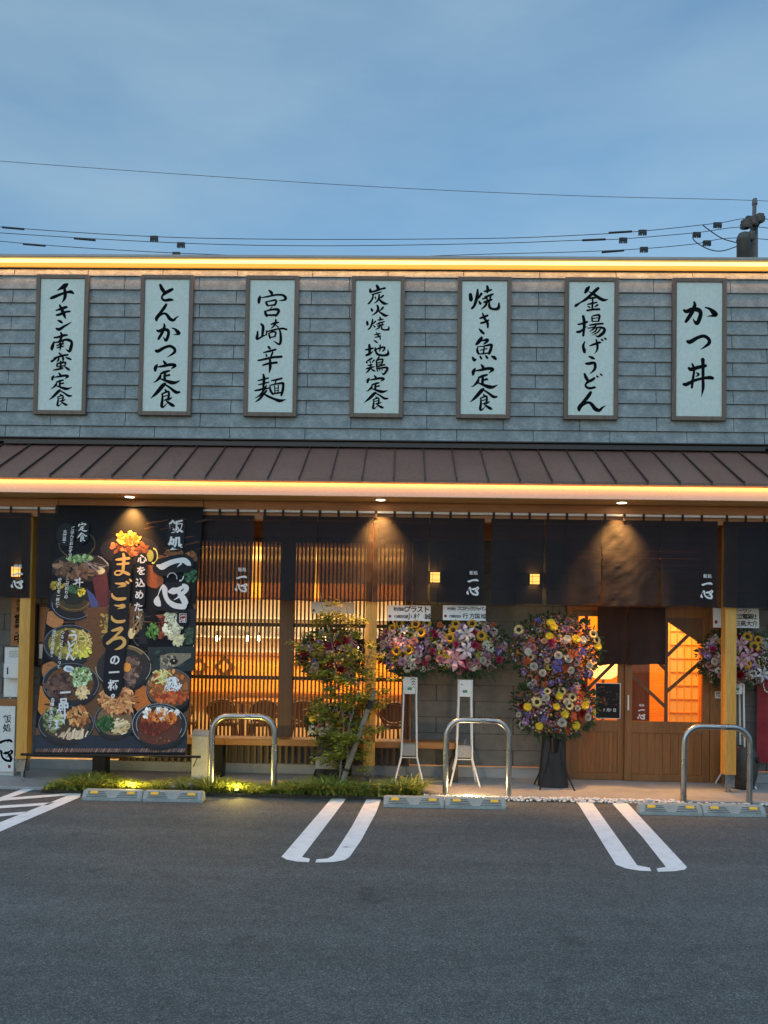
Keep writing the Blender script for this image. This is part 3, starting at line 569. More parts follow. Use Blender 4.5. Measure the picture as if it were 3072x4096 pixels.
# ------------------------------------------------------------------ the seven menu boards
for i, (words, pc, chars) in enumerate(SIGNS):
    x0 = -.6558+(i-3)*1.2731; wd, ht, zt = .6385, 1.7055, 6.0; y = W-.052
    t = thing('menu_sign', (x0+wd/2, y, zt-ht), 'framed upright menu board with black brush writing %s' % words, 'sign', 'upright menu boards on the upper wall')
    f = MB(); b = .050; d0, d1 = y-.012, y+.03
    f.box(x0, x0+b, d0, d1, zt-ht, zt, bev=.003); f.box(x0+wd-b, x0+wd, d0, d1, zt-ht, zt, bev=.003); f.box(x0+b, x0+wd-b, d0, d1, zt-b, zt, bev=.003); f.box(x0+b, x0+wd-b, d0, d1, zt-ht, zt-ht+b, bev=.003)
    f.build('frame', M['signframe'], t)
    bd = MB(); bd.box(x0+b-.004, x0+wd-b+.004, y+.004, y+.02, zt-ht+b-.004, zt-b+.004); bo = bd.build('board', M['board'], t)
    X0p, Y0p, X1p, Y1p, X2p, Y2p = pc; e1 = (X1p-X0p, Y1p-Y0p); e2 = (X2p-X0p, Y2p-Y0p); det = e1[0]*e2[1]-e1[1]*e2[0]
    def place(px, py, off, x0=x0, b=b, wd=wd, ht=ht, zt=zt, y=y, e1=e1, e2=e2, det=det, X0p=X0p, Y0p=Y0p):
        dx, dy = px-X0p, py-Y0p; u = (dx*e2[1]-dy*e2[0])/det; v = (e1[0]*dy-e1[1]*dx)/det
        return (x0+b+u*(wd-2*b), y+.004-off, zt-b-v*(ht-2*b))
    lt = MB()
    for c in chars:
        s = char(c[0])
        if len(c) > 1: s = refit(s, *c[1:])
        brush(lt, s, place)
    lt.build('lettering', M['ink'], bo)

# ------------------------------------------------------------------ noren curtains under the eave
NY, NT, NB = 8.530, 3.005, 2.062
def panel(t, a, b, mark, seed, slit_l, slit_r, yb=NY, zt=NT, zb=NB, material='noren', name='panel', loops=True, crease=0.0, cl=0.0):
    r = random.Random(seed); nx, nz = (34, 80) if crease else (22, 24); vs = []; fs = []
    ph = [r.uniform(0, 6.28) for _ in range(6)]; hem = r.uniform(-.006, .006)
    for j in range(nz+1):
        v = j/nz; z = zt-(zt-zb)*v
        sl = slit_l*max(0, v-.25)*(1.0 if v < .75 else (1.0)); sr = slit_r*max(0, v-.25)
        for i in range(nx+1):
            u = i/nx; x = a+sl+(b-a-sl-sr)*u
            amp = .005+.016*v
            d = amp*math.sin(u*5.5+ph[0]+v*.8)+amp*.5*math.sin(u*12+ph[1])*v+.003*math.sin(v*9+ph[2])
            if crease:
                e = abs(u-cl); N_ = mnoise.noise
                d += crease*.0095*N_(Vector((x*5+z*3.2+seed, z*2.6, 1.7)))*math.exp(-e*1.2)+crease*.0065*N_(Vector((x*11-z*9+seed, z*5.5+x*5, 4.1)))*math.exp(-e*2.2)+crease*.0028*N_(Vector((x*26+seed, z*30-x*14, 8.1)))*math.exp(-e*5)
            zz_ = z+(hem+.010*math.sin(u*3.1+ph[5])+.003*math.sin(u*9+ph[1]))*v
            vs.append((x, yb+d, zz_))
    for j in range(nz):
        for i in range(nx): fs.append((j*(nx+1)+i, j*(nx+1)+i+1, (j+1)*(nx+1)+i+1, (j+1)*(nx+1)+i))
    m_ = MB(); m_.add(vs, fs, None, True)
    if loops:
        n = 3
        for k in range(n):
            xx = a+(b-a)*(k+.5)/n if n > 1 else (a+b)/2
            xx = a+(b-a)*(k/3+.02)+.012
            m_.add([(xx-.014, NY-.022, zt-.01), (xx+.014, NY-.022, zt-.01), (xx+.014, NY-.024, zt+.066), (xx-.014, NY-.024, zt+.066), (xx-.014, NY+.018, zt+.07), (xx+.014, NY+.018, zt+.07)], [(0, 1, 2, 3), (3, 2, 5, 4)])
    o = m_.build(name, M[material], t)
    if mark:
        q = MB(); house_mark(q, lambda x_, y_, off: (b-.192+x_, yb-.020-off, zb+.275-y_), 0, 0, .135, .19, True); q.build('house_mark', M['white_print'], o)
    return o
def noren(edges, label, marks, creases, seed, gaps):
    a, b = edges[0], edges[-1]
    t = thing('noren_curtain', ((a+b)/2, NY, NB), label, 'noren curtain', 'navy noren curtains hung under the eave')
    for i in range(len(edges)-1):
        gl, gr = gaps[i], gaps[i+1]
        cr, cl = creases.get(i, (0, 0))
        panel(t, edges[i]+.002, edges[i+1]-.002, i in marks, seed+i, gl, gr, crease=cr, cl=cl)
    rd = MB(); rd.tube([(a-.03, NY-.004, 3.055), (b+.03, NY-.004, 3.055)], .0145, 10); rd.build('curtain_rod', M['white'], t)
    return t
noren([-6.3, -5.55, -4.9, -4.164], 'navy noren curtain cut by the left picture edge, left of the leftmost post', {2}, {}, 11, [0, 0, 0, 0])
noren([-4.096, -3.485, -2.874, -2.263, -1.651], 'navy noren curtain mostly hidden behind the big food banner', {3}, {}, 21, [0, 0, 0, 0, .014])
noren([-1.558, -.944, -.322, .298, .911], 'navy noren curtain in front of the glowing lattice window, lit by a downlight mid-way', {3}, {1: (1.0, 1.0), 2: (1.0, 0.0)}, 31, [.012, .030, .002, .014, .006])
noren([.978, 1.573, 2.198, 2.835, 3.465], 'navy noren curtain above the entrance door, creased under a downlight', {3}, {1: (.7, 1.0), 2: (1.2, .25), 3: (.3, 0)}, 41, [.004, .026, .022, .026, 0])
noren([3.526, 4.14, 4.75, 5.0], 'plain navy noren curtain right of the rightmost post', set(), {}, 51, [0, 0, 0, 0])
t = thing('door_curtain', (2.69, W-.12, 1.40), 'short dark brown curtain of two halves hung over the sliding doors', 'noren curtain')
panel(t, 2.295, 2.642, False, 61, 0, 0, W-.12, 2.07, 1.40, 'doornoren', loops=False); panel(t, 2.652, 3.083, False, 62, 0, 0, W-.12, 2.07, 1.40, 'doornoren', loops=False)
rd = MB(); rd.tube([(2.26, W-.12, 2.083), (3.12, W-.12, 2.083)], .011, 10); rd.build('curtain_rod', M['slat'], t)

# ------------------------------------------------------------------ wall lanterns behind the noren
for px, py, lab in ((37.5, 1235.5, 'small glowing square wall lantern showing through the noren at far left'), (939.5, 1247.5, 'small glowing square wall lantern left of the third post line, behind marked noren panel'), (1154, 1251.5, 'small glowing square wall lantern behind the noren just left of the door')):
    c = at(px, py, W-.10); x, z = c.x, c.z
    t = thing('wall_lantern', (x, W-.03, z-.07), lab, 'lantern', 'square paper lanterns on the wall')
    bx = MB(); bx.box(x-.058, x+.058, W-.135, W-.035, z-.062, z+.062, bev=.004); bx.build('lamp_shade', M['lantern'], t)
    fr = MB()
    for s in (-1, 1):
        fr.box(x+s*.062-.006, x+s*.062+.006, W-.141, W-.03, z-.07, z+.07); fr.box(x-.055, x+.055, W-.141, W-.1355, z+s*.064-.005, z+s*.064+.005)
    fr.box(x-.031, x-.027, W-.1405, W-.1355, z-.058, z+.058); fr.box(x-.055, x+.055, W-.1405, W-.1355, z+.028, z+.032); fr.box(x-.055, x+.055, W-.1405, W-.1355, z-.034, z-.030); fr.box(x-.05, x+.05, W-.029, W-.021, z-.05, z+.05)
    fr.build('frame', M['slat'], t)

# ------------------------------------------------------------------ bench along the window
t = thing('wooden_bench', (-1.45, 8.92, .03), 'long low wooden bench on black legs below the lattice window', 'bench')
s = MB(); s.box(-3.70, -2.0, 8.80, 9.06, .415, .490, bev=.005); s.box(-1.998, -.62, 8.80, 9.06, .415, .490, bev=.005); s.box(-.618, .70, 8.80, 9.06, .415, .490, bev=.005); s.build('seat', M['bench'], t)
for x in (-3.46, -2.1, -.62, .60):
    l = MB(); l.box(x-.075, x+.075, 8.86, 9.02, .031, .4145, bev=.004); l.build('leg', M['blackmetal'], t)

# ------------------------------------------------------------------ tubular steel hoops
for px0, px1, ptop, lab in ((457, 592, 1541, 'steel hoop barrier behind the shrubs, in front of the lattice window'), (963, 1099, 1550, 'steel hoop barrier standing in white pebbles below the flower stands'), (1477, 1619, 1564, 'steel hoop barrier in front of the entrance door and rightmost post')):
    Yh = 8.12; a = at(px0, 1650, Yh).x; b = at(px1, 1650, Yh).x; zt = at((px0+px1)/2, ptop, Yh).z-.031
    t = thing('hoop_barrier', ((a+b)/2, Yh, 0), lab, 'barrier', 'steel hoop barriers along the walkway edge')
    R_ = .17; pts = [(a, Yh, -.05), (a, Yh, zt-R_-.2), (a, Yh, zt-R_)]
    for k in range(1, 9): an = math.pi-k*math.pi/16; pts.append((a+R_+R_*math.cos(an), Yh, zt-R_+R_*math.sin(an)))
    for k in range(0, 9): an = math.pi/2-k*math.pi/16; pts.append((b-R_+R_*math.cos(an), Yh, zt-R_+R_*math.sin(an)))
    pts += [(b, Yh, zt-R_-.2), (b, Yh, -.05)]
    tb = MB(); tb.tube(pts, .0305, 20); tb.build('hoop', M['steel'], t)
    pt = MB(); pt.box((a+b)/2+.02, (a+b)/2+.085, Yh-.0325, Yh-.0315, zt-.010, zt+.012); pt.build('maker_plate', M['grey'], t)

# ------------------------------------------------------------------ wheel stops
def wheel_stop(x, y, lab):
    t = thing('wheel_stop', (x, y, .004), lab, 'wheel stop', 'grey rubber wheel stops'); l = .598; h = .100; z0 = .003
    pr = [(-.075, z0), (-.072, z0+.03), (-.034, z0+h-.008), (-.026, z0+h), (.026, z0+h), (.034, z0+h-.008), (.072, z0+.03), (.075, z0)]
    m_ = MB(); vs = []; n = len(pr)
    for sx, k in ((-l/2, .90), (-l/2+.02, 1), (l/2-.02, 1), (l/2, .90)):
        for (dy, z) in pr: vs.append((x+sx, y+dy*k, z0+(z-z0)*(k if k < 1 else 1)))
    fs = [(j*n+i, j*n+i+1, (j+1)*n+i+1, (j+1)*n+i) for j in range(3) for i in range(n-1)]+[tuple(range(n))[::-1], tuple(range(3*n, 4*n))]
    m_.add(vs, fs); m_.build('body', M['stop'], t)
    def fp(u, v, off): # on the sloping front face: u along, v 0..1 up
        y0, z_0, y1, z1 = y-.072, z0+.03, y-.034, z0+h-.008; nn = Vector((0, -(z1-z_0), (y1-y0))).normalized()
        return Vector((x+u, y0+(y1-y0)*v, z_0+(z1-z_0)*v))+nn*off*(-1 if nn.y > 0 else 1)
    gr = MB()
    for s in (-1, 1):
        for k, v in enumerate((.12, .36, .60, .84)):
            inn = .035+.045*v if True else 0; ou = .255
            if v in (.60, .84): ou = .245
            gr.add([fp(s*inn, v-.055, .0012), fp(s*ou, v-.055, .0012), fp(s*ou, v+.055, .0012), fp(s*(inn+.01), v+.055, .0012)], [(0, 1, 2, 3) if s > 0 else (3, 2, 1, 0)])
    gr.build('groove', M['stop_rib'], t)
    for s in (-1, 1):
        rf = MB(); c_ = .185*s
        a0 = [fp(c_-.040, .52, .001), fp(c_+.040, .52, .001), fp(c_+.040, .94, .001), fp(c_-.040, .94, .001)]; a1 = [fp(c_-.036, .57, .007), fp(c_+.036, .57, .007), fp(c_+.036, .89, .007), fp(c_-.036, .89, .007)]
        rf.add(a0+a1, [(4, 5, 6, 7), (0, 1, 5, 4), (1, 2, 6, 5), (2, 3, 7, 6), (3, 0, 4, 7)]); rf.build('reflector', M['reflect'], t)
k = 0
for px0, px1, py, who in ((172, 440, 1729, 'left pair, below the food banner'), (828, 1094, 1744, 'middle pair, below the flower stands'), (1385, 1655, 1760, 'right pair, below the entrance')):
    a = onz(px0, py, .003); b = onz(px1, py+(5 if px0 < 1000 else 6), .003); y = (a.y+b.y)/2+.075; mid = (a.x+b.x)/2
    for s, w_ in ((-1, 'left'), (1, 'right')):
        wheel_stop(mid+s*.303, y, '%s one of the two grey wheel stops in the %s' % (w_, who))

# ------------------------------------------------------------------ utility cabinet, left-hand notices, jar, red cloth
c = at(433, 1680, 8.36); x, y = c.x, 8.36
t = thing('utility_cabinet', (x, y, .03), 'slim beige utility cabinet beside the hoop barrier and food banner', 'cabinet')
m_ = MB(); m_.box(x-.085, x+.085, y-.06, y+.06, .045, .58, bev=.006); m_.build('body', M['beige'], t)
m_ = MB(); m_.add([(x-.09, y-.065, .581), (x+.09, y-.065, .581), (x+.09, y+.065, .581), (x-.09, y+.065, .581), (x-.09, y-.05, .615), (x+.09, y-.05, .600), (x+.09, y+.06, .625), (x-.09, y+.06, .640)], [(0, 3, 2, 1), (4, 5, 6, 7), (0, 1, 5, 4), (1, 2, 6, 5), (2, 3, 7, 6), (3, 0, 4, 7)]); m_.build('lid', M['beige'], t)
m_ = MB(); m_.box(x-.09, x+.09, y-.07, y+.07, .0305, .0445); m_.build('base', M['blackmetal'], t)
# white standing board with the house mark
a = at(-6, 1525, 8.72); b = at(35, 1525, 8.72); c = at(30, 1667, 8.72)
t = thing('standing_board', ((a.x+b.x)/2, 8.72, .03), 'white upright board with black brush writing, behind the leftmost post', 'sign')
m_ = MB(); m_.box(a.x, b.x, 8.70, 8.73, c.z, a.z, bev=.002); bo = m_.build('board', M['white'], t)
m_ = MB(); pl_ = lambda x_, y_, off: (b.x-.165+x_, 8.70-off, a.z-.10-y_)
vtext(m_, '飯処', pl_, .075, 0, .095, 1.05, .001, .02); house_mark(m_, lambda x_, y_, off: (b.x-.20+x_, 8.70-off, a.z-.36-y_), 0, 0, .19, .27, False); m_.build('lettering', M['ink'], bo)
m_ = MB(); m_.box(b.x-.065, b.x-.035, 8.6985, 8.6995, c.z+.045, c.z+.08); m_.build('red_seal', M['red'], bo)
m_ = MB(); m_.box(a.x+.02, b.x-.02, 8.74, 8.80, .031, c.z+.02); m_.build('stand', M['white'], t)
# sanitiser dispenser on its white back board
a = at(14, 1398, 8.95); b = at(40, 1506, 8.95)
t = thing('sanitiser_dispenser', ((a.x+b.x)/2, 8.98, .03), 'white sanitiser dispenser on a white panel above the standing board', 'dispenser')
m_ = MB(); m_.box(a.x-.02, b.x+.09, 8.95, 8.965, b.z, a.z, bev=.004); bo = m_.build('panel', M['white'], t)
m_ = MB(); m_.box(a.x+.015, b.x+.06, 8.86, 8.949, b.z+.22, b.z+.40, bev=.012); d_ = m_.build('dispenser_body', M['white'], t)
m_ = MB(); m_.box(a.x+.06, a.x+.075, 8.857, 8.8595, b.z+.27, b.z+.35); m_.build('level_window', M['blackmetal'], d_)
m_ = MB()
for k in range(4): m_.box(a.x+.03, b.x+.05-.02*(k % 2), 8.9485, 8.9495, a.z-.05-.022*k, a.z-.042-.022*k)
m_.build('printed_lines', M['grey'], bo)
m_ = MB(); m_.tube([(a.x+.05, 8.98, .03), (a.x+.05, 8.98, a.z-.1)], .015, 10); m_.box(a.x-.09, a.x+.19, 8.9, 9.08, .0305, .045); m_.build('stand', M['white'], t)
m_ = MB(); m_.box(a.x-.06, b.x+.12, 8.90, 8.94, b.z-.11, b.z-.02, bev=.003); m_.build('shelf', M['bench'], t)
# hanging wooden "open" board
a = at(26, 1292, 9.0); b = at(48, 1396, 9.0)
t = thing('open_board', ((a.x+b.x)/2, 9.0, b.z), 'narrow hanging wooden board with vertical black writing, half behind the leftmost post', 'sign')
m_ = MB(); m_.box(a.x, b.x+.06, 8.99, 9.01, b.z, a.z, bev=.003); bo = m_.build('board', M['bench'], t)
m_ = MB(); vtext(m_, '準備', lambda x_, y_, off: (x_, 8.99-off, -y_), (a.x+b.x+.05)/2, -a.z+.02, .075, 1.0, .001, .012); vtext(m_, '営業中', lambda x_, y_, off: (x_, 8.99-off, -y_), (a.x+b.x+.05)/2, -a.z+.19, .115, 1.02, .001, .03); m_.build('lettering', M['ink'], bo)
m_ = MB(); m_.tube([((a.x+b.x)/2, 9.0, a.z), ((a.x+b.x)/2, 9.0, 2.9)], .003, 6); m_.build('cord', M['blackmetal'], t)
# black framed notice board on the wall
a = at(77, 1302, W-.07); b = at(125, 1441, W-.07)
t = thing('notice_frame', ((a.x+b.x)/2, W-.05, b.z), 'black framed notice case on the wall, half hidden by the food banner', 'notice board')
m_ = MB(); q = .03
m_.box(a.x, a.x+q, W-.075, W-.022, b.z, a.z, bev=.006); m_.box(b.x+.3-q, b.x+.3, W-.075, W-.022, b.z, a.z, bev=.006); m_.box(a.x+q, b.x+.3-q, W-.075, W-.022, a.z-q, a.z); m_.box(a.x+q, b.x+.3-q, W-.075, W-.022, b.z, b.z+q); m_.build('frame', M['blackmetal'], t)
m_ = MB(); m_.box(a.x+q, b.x+.3-q, W-.05, W-.023, b.z+q, a.z-q); bo = m_.build('backing', M['chairwood'], t)
m_ = MB(); m_.box(a.x+.05, b.x+.24, W-.053, W-.0505, b.z+.30, a.z-.05); m_.build('poster', M['bench'], bo)
m_ = MB(); m_.box(a.x+.05, b.x+.24, W-.053, W-.0505, b.z+.10, b.z+.27); m_.build('paper_sheet', M['white'], bo)
# jar
c = at(1602, 1706, 8.86); x, y = c.x+.01, 8.86
t = thing('pottery_jar', (x, y, .03), 'tall dark pottery jar on the walkway right of the rightmost post', 'jar')
m_ = MB(); m_.lathe(x, y, [(.0005, .031), (.105, .031), (.125, .06), (.155, .20), (.165, .32), (.155, .42), (.125, .49), (.118, .505), (.10, .505), (.095, .47), (.0005, .46)], 32); m_.build('jar_body', M['pot'], t)
m_ = MB(); m_.lathe(x+.10, y-.132, [(.0005, .40), (.018, .40), (.022, .37), (.018, .34), (.0005, .34)], 12); m_.build('knob', M['blackmetal'], t)
# red cloth banner at the right picture edge
a = at(1638, 1462, 9.0); b = at(1720, 1668, 9.0)
t = thing('red_banner', ((a.x+b.x)/2, 9.0, .03), 'dark red cloth banner against the wall, cut by the right picture edge', 'banner')
m_ = MB(); vs = []; fs = []
for j in range(13):
    for i in range(17): u = i/16; v = j/12; vs.append((a.x+u*.42, 9.02+.02*math.sin(u*14+v), 1.62-(1.62-.30)*v))
for j in range(12):
    for i in range(16): fs.append((j*17+i, j*17+i+1, (j+1)*17+i+1, (j+1)*17+i))
m_.add(vs, fs, None, True); bo = m_.build('cloth', M['red'], t)
m_ = MB(); ring = [(a.x+.10+.05*math.cos(q*.5), 8.985, 1.22+.11*math.sin(q*.5)) for q in range(13)]; m_.tube(ring, .006, 6); m_.build('printed_ring', M['white_print'], bo)
m_ = MB(); m_.tube([(a.x+.44, 9.03, .03), (a.x+.44, 9.03, 1.75)], .012, 8); m_.box(a.x+.3, a.x+.58, 8.92, 9.14, .0305, .07); m_.build('pole', M['blackmetal'], t)
# menu poster on the left door
a = at(1286, 1475, W-.005); b = at(1340, 1553, W-.005)
t = thing('menu_poster', ((a.x+b.x)/2, W-.005, b.z), 'dark food menu poster with white border on the left sliding door', 'poster')
m_ = MB(); m_.box(a.x, b.x, W-.006, W-.002, b.z, a.z); bo = m_.build('paper', M['white'], t)
m_ = MB(); r_ = random.Random(5); X0q, X1q, Z0q, Z1q = a.x+.008, b.x-.008, b.z+.008, a.z-.008
m_.add([(X0q, W-.0066, Z0q), (X1q, W-.0066, Z0q), (X1q, W-.0066, Z1q), (X0q, W-.0066, Z1q)], [(0, 1, 2, 3)], lin((26, 22, 20)))
for k in range(34):
    cx, cz = r_.uniform(X0q+.02, X1q-.02), r_.uniform(Z0q+.13, Z1q-.03); rr = r_.uniform(.009, .019); cc = r_.choice([(96, 66, 44), (120, 52, 36), (70, 60, 50), (140, 110, 70), (84, 40, 30)])
    m_.add([(cx+rr*math.cos(q), W-.0068-.0001*k, cz+rr*.75*math.sin(q)) for q in [i*.7854 for i in range(8)]], [tuple(range(8))], lin(cc))
m_.build('picture', M['petal'], bo)
m_ = MB(); htext(m_, '7月7日', lambda x_, y_, off: (X0q+.085+x_, W-.0105-off, Z0q+.115-y_), 0, 0, .042, .9, .001, .02); m_.build('lettering', M['white_print'], bo)
# ------------------------------------------------------------------ the big food banner
BT = [at(126, 1092.8, 8.49), at(439.3, 1096.8, 8.49), at(70.7, 1630, 8.07), at(401, 1634.4, 8.07)]
BN = (BT[1]-BT[0]).cross(BT[2]-BT[0]).normalized()
if BN.y > 0: BN = -BN
SC = [(378, 200), (1318, 212), (212, 1812), (1203, 1825)]
def bw(u, v, off=0.0):
    p = (BT[0]*(1-u)+BT[1]*u)*(1-v)+(BT[2]*(1-u)+BT[3]*u)*v
    return p+BN*(off+.004*math.sin(u*9+v*2)*math.sin(math.pi*v)+.010*math.sin(math.pi*v))
def uv(px, py):
    u = v = .5
    for _ in range(8):
        x = (SC[0][0]*(1-u)+SC[1][0]*u)*(1-v)+(SC[2][0]*(1-u)+SC[3][0]*u)*v; y = (SC[0][1]*(1-u)+SC[1][1]*u)*(1-v)+(SC[2][1]*(1-u)+SC[3][1]*u)*v
        xu = (SC[1][0]-SC[0][0])*(1-v)+(SC[3][0]-SC[2][0])*v; xv = (SC[2][0]*(1-u)+SC[3][0]*u)-(SC[0][0]*(1-u)+SC[1][0]*u)
        yu = (SC[1][1]-SC[0][1])*(1-v)+(SC[3][1]-SC[2][1])*v; yv = (SC[2][1]*(1-u)+SC[3][1]*u)-(SC[0][1]*(1-u)+SC[1][1]*u)
        d = xu*yv-xv*yu; u += ((px-x)*yv-(py-y)*xv)/d; v += (xu*(py-y)-yu*(px-x))/d
    return u, v
def bp(px, py, off=.001):
    u, v = uv(px, py); return bw(u, v, off)
ban = thing('food_banner', ((BT[2]+BT[3])/2), 'tall dark hanging banner printed with many food bowls and big brush lettering', 'banner')
m_ = MB(); n = 24; vs = [bw(i/n, j/n) for j in range(n+1) for i in range(n+1)]
m_.add(vs, [(j*(n+1)+i, j*(n+1)+i+1, (j+1)*(n+1)+i+1, (j+1)*(n+1)+i) for j in range(n) for i in range(n)], None, True)
M['bancloth'] = mottled('banner_cloth', (.005, .0055, .008), (.009, .0095, .013), 3, .65, .15, .002); P(M['bancloth']).inputs['Specular IOR Level'].default_value = .2; P(M['print']).inputs['Specular IOR Level'].default_value = .25
cl = m_.build('cloth', M['bancloth'], ban)
rp = random.Random(3)
pm = MB()
def vary(c, a=.25):
    k = 1+rp.uniform(-a, a); return tuple(max(0, q*k) for q in c)
def ell(cx, cy, rx, ry, c, lay, rot=0.0, n=26, jag=0.0, clip=None):
    pts = []
    for i in range(n):
        a = 2*math.pi*i/n; k = 1+rp.uniform(-jag, jag); x, y = rx*k*math.cos(a), ry*k*math.sin(a)
        X, Y = cx+x*math.cos(rot)-y*math.sin(rot), cy+x*math.sin(rot)+y*math.cos(rot)
        u, v = uv(X, Y); u = min(.995, max(.005, u)); v = min(.985, max(.005, v)); pts.append(bw(u, v, .0006+.0003*lay))
    ctr = sum(pts, Vector())/n
    pm.add([ctr]+pts, [(0, i+1, (i+1) % n+1) for i in range(n)], c)
def ring(cx, cy, rx, ry, w_, c, lay, a0=0, a1=6.2832, n=34):
    vs = []
    for i in range(n+1):
        a = a0+(a1-a0)*i/n
        for k in (1, 1-w_/max(rx, ry)):
            u, v = uv(cx+rx*k*math.cos(a), cy+ry*k*math.sin(a)); vs.append(bw(min(.995, max(.005, u)), min(.985, max(.005, v)), .0006+.0003*lay))
    pm.add(vs, [(2*i, 2*i+1, 2*i+3, 2*i+2) for i in range(n)], c)
def quad(pts, c, lay): pm.add([bp(x, y, .0006+.0003*lay) for x, y in pts], [tuple(range(len(pts)))], c)
def bits(cx, cy, rx, ry, n, cols, s0, s1, lay, long=1.0, dirn=None):
    for k in range(n):
        a = rp.uniform(0, 6.283); d = math.sqrt(rp.random()); x, y = cx+rx*d*math.cos(a), cy+ry*d*math.sin(a); s = rp.uniform(s0, s1)
        ell(x, y, s*long, s*rp.uniform(.5, .9), vary(lin(rp.choice(cols)), .3), lay+k % 14, rp.uniform(0, 3.14) if dirn is None else dirn+rp.uniform(-.5, .5), 7, .3)
def strands(cx, cy, rx, ry, n, cols, wd, lay, ln=60, curl=1.0, a0=None):
    for k in range(n):
        a = rp.uniform(0, 6.283); d = math.sqrt(rp.random()); x, y = cx+rx*d*math.cos(a), cy+ry*d*math.sin(a); an = rp.uniform(0, 6.283) if a0 is None else a0+rp.uniform(-.4, .4); cv = rp.uniform(-curl, curl)*.35
        pts = []
        for q in range(6):
            pts.append((x, y)); x += math.cos(an)*ln/5; y += math.sin(an)*ln/5; an += cv
            if ((x-cx)/rx)**2+((y-cy)/ry)**2 > 1.15: break
        if len(pts) < 2: continue
        vs = []
        for i, (X, Y) in enumerate(pts):
            A = pts[max(0, i-1)]; Bq = pts[min(len(pts)-1, i+1)]; dx, dy = Bq[0]-A[0], Bq[1]-A[1]; l = math.hypot(dx, dy) or 1
            for s in (1, -1): vs.append(bp(X-dy/l*wd/2*s, Y+dx/l*wd/2*s, .0006+.0003*(lay+k % 14)))
        pm.add(vs, [(2*i, 2*i+1, 2*i+3, 2*i+2) for i in range(len(pts)-1)], vary(lin(rp.choice(cols)), .22))
D = lambda *c: lin(c)
# table top and ground of the picture
quad([(300, 890), (1270, 860), (1215, 1700), (228, 1690)], D(92, 62, 42), 0)
for k in range(46):
    y = rp.uniform(900, 1680); x = rp.uniform(300, 1150); ell(x, y, rp.uniform(40, 130), rp.uniform(3, 8), D(*rp.choice([(118, 78, 48), (70, 46, 34), (140, 92, 54), (56, 40, 34)])), 1+k % 3, rp.uniform(-.15, .1), 10)
for (x, y, rx, ry, c) in ((345, 960, 70, 50, (160, 108, 66)), (330, 1290, 60, 60, (150, 100, 60)), (275, 1480, 55, 90, (176, 108, 48)), (640, 1390, 50, 60, (150, 84, 44)), (925, 1480, 60, 90, (182, 100, 44)), (690, 1150, 60, 60, (120, 78, 50)), (995, 680, 60, 90, (150, 76, 40)), (700, 830, 60, 60, (128, 76, 48)), (620, 900, 60, 50, (150, 88, 52))):
    ell(x, y, rx, ry, D(*c), 3, rp.uniform(-.4, .4), 14, .12)
quad([(228, 1690), (1215, 1700), (1207, 1800), (218, 1790)], D(38, 44, 56), 3)
for k in range(60): x = 235+k*16.2; quad([(x-10, 1798), (x+2, 1798), (x+14, 1775), (x+2, 1775)], D(*rp.choice([(150, 110, 96), (120, 88, 78), (96, 72, 66)])), 5)
# upper dishes: fried chicken, meat on a hot plate, dark bowls
for k in range(16): x, y = rp.uniform(930, 1290), rp.uniform(270, 500); quad([(x, y), (x+rp.uniform(40, 110), y-rp.uniform(8, 26)), (x+100, y-14), (x+4, y+6)], D(*rp.choice([(70, 36, 22), (52, 32, 26), (96, 50, 26)])), 1+k % 3)
ell(840, 500, 190, 100, D(34, 30, 34), 3)
bits(850, 480, 120, 60, 70, [(150, 86, 50), (120, 64, 36), (176, 110, 70), (92, 50, 32)], 10, 24, 4)
bits(830, 425, 78, 42, 70, [(224, 124, 40), (240, 150, 60), (200, 96, 28), (250, 176, 90)], 9, 22, 19)
ring(995, 540, 30, 55, 12, D(214, 206, 110), 8, -1.6, 1.9, 16); ell(975, 540, 22, 40, D(150, 150, 70), 7)
bits(1160, 545, 130, 40, 60, [(120, 78, 44), (96, 62, 36), (150, 98, 56)], 10, 22, 5)
ring(500, 460, 120, 95, 6, D(74, 66, 44), 4); ring(500, 460, 112, 100, 5, D(96, 84, 50), 5, .3, 2.6)
ell(520, 620, 190, 95, D(46, 38, 36), 3)
bits(500, 630, 140, 60, 80, [(92, 64, 50), (110, 80, 60), (70, 48, 40), (130, 96, 74)], 10, 26, 4, 1.5)
bits(520, 560, 80, 26, 60, [(110, 140, 84), (150, 170, 120), (84, 112, 66)], 5, 12, 18, 1.6)
strands(620, 590, 90, 60, 10, [(150, 140, 140), (110, 100, 100)], 5, 18, 120, .6, .7)
ell(650, 640, 32, 24, D(200, 186, 140), 10); quad([(600, 690), (690, 640), (720, 850), (640, 930)], D(84, 40, 44), 4)
ell(475, 855, 150, 118, D(26, 27, 32), 6); ring(475, 855, 138, 106, 5, D(104, 110, 130), 7, .3, 3.2); ell(480, 830, 122, 88, D(34, 34, 30), 7)
for k in range(5): ring(480, 835-k*3, 112-k*9, 74-k*6, 5, D(*rp.choice([(150, 116, 62), (110, 86, 50), (84, 70, 46)])), 8+k, .2, 2.9)
bits(530, 780, 26, 30, 40, [(214, 190, 60), (236, 214, 90), (190, 160, 40)], 4, 9, 20); bits(480, 765, 60, 22, 26, [(50, 84, 56), (66, 100, 66)], 6, 14, 19)
bits(370, 740, 60, 26, 30, [(150, 130, 50), (120, 104, 44), (170, 150, 70)], 7, 14, 15)
quad([(560, 755), (610, 800), (640, 860), (620, 930), (590, 880)], D(62, 72, 120), 9)
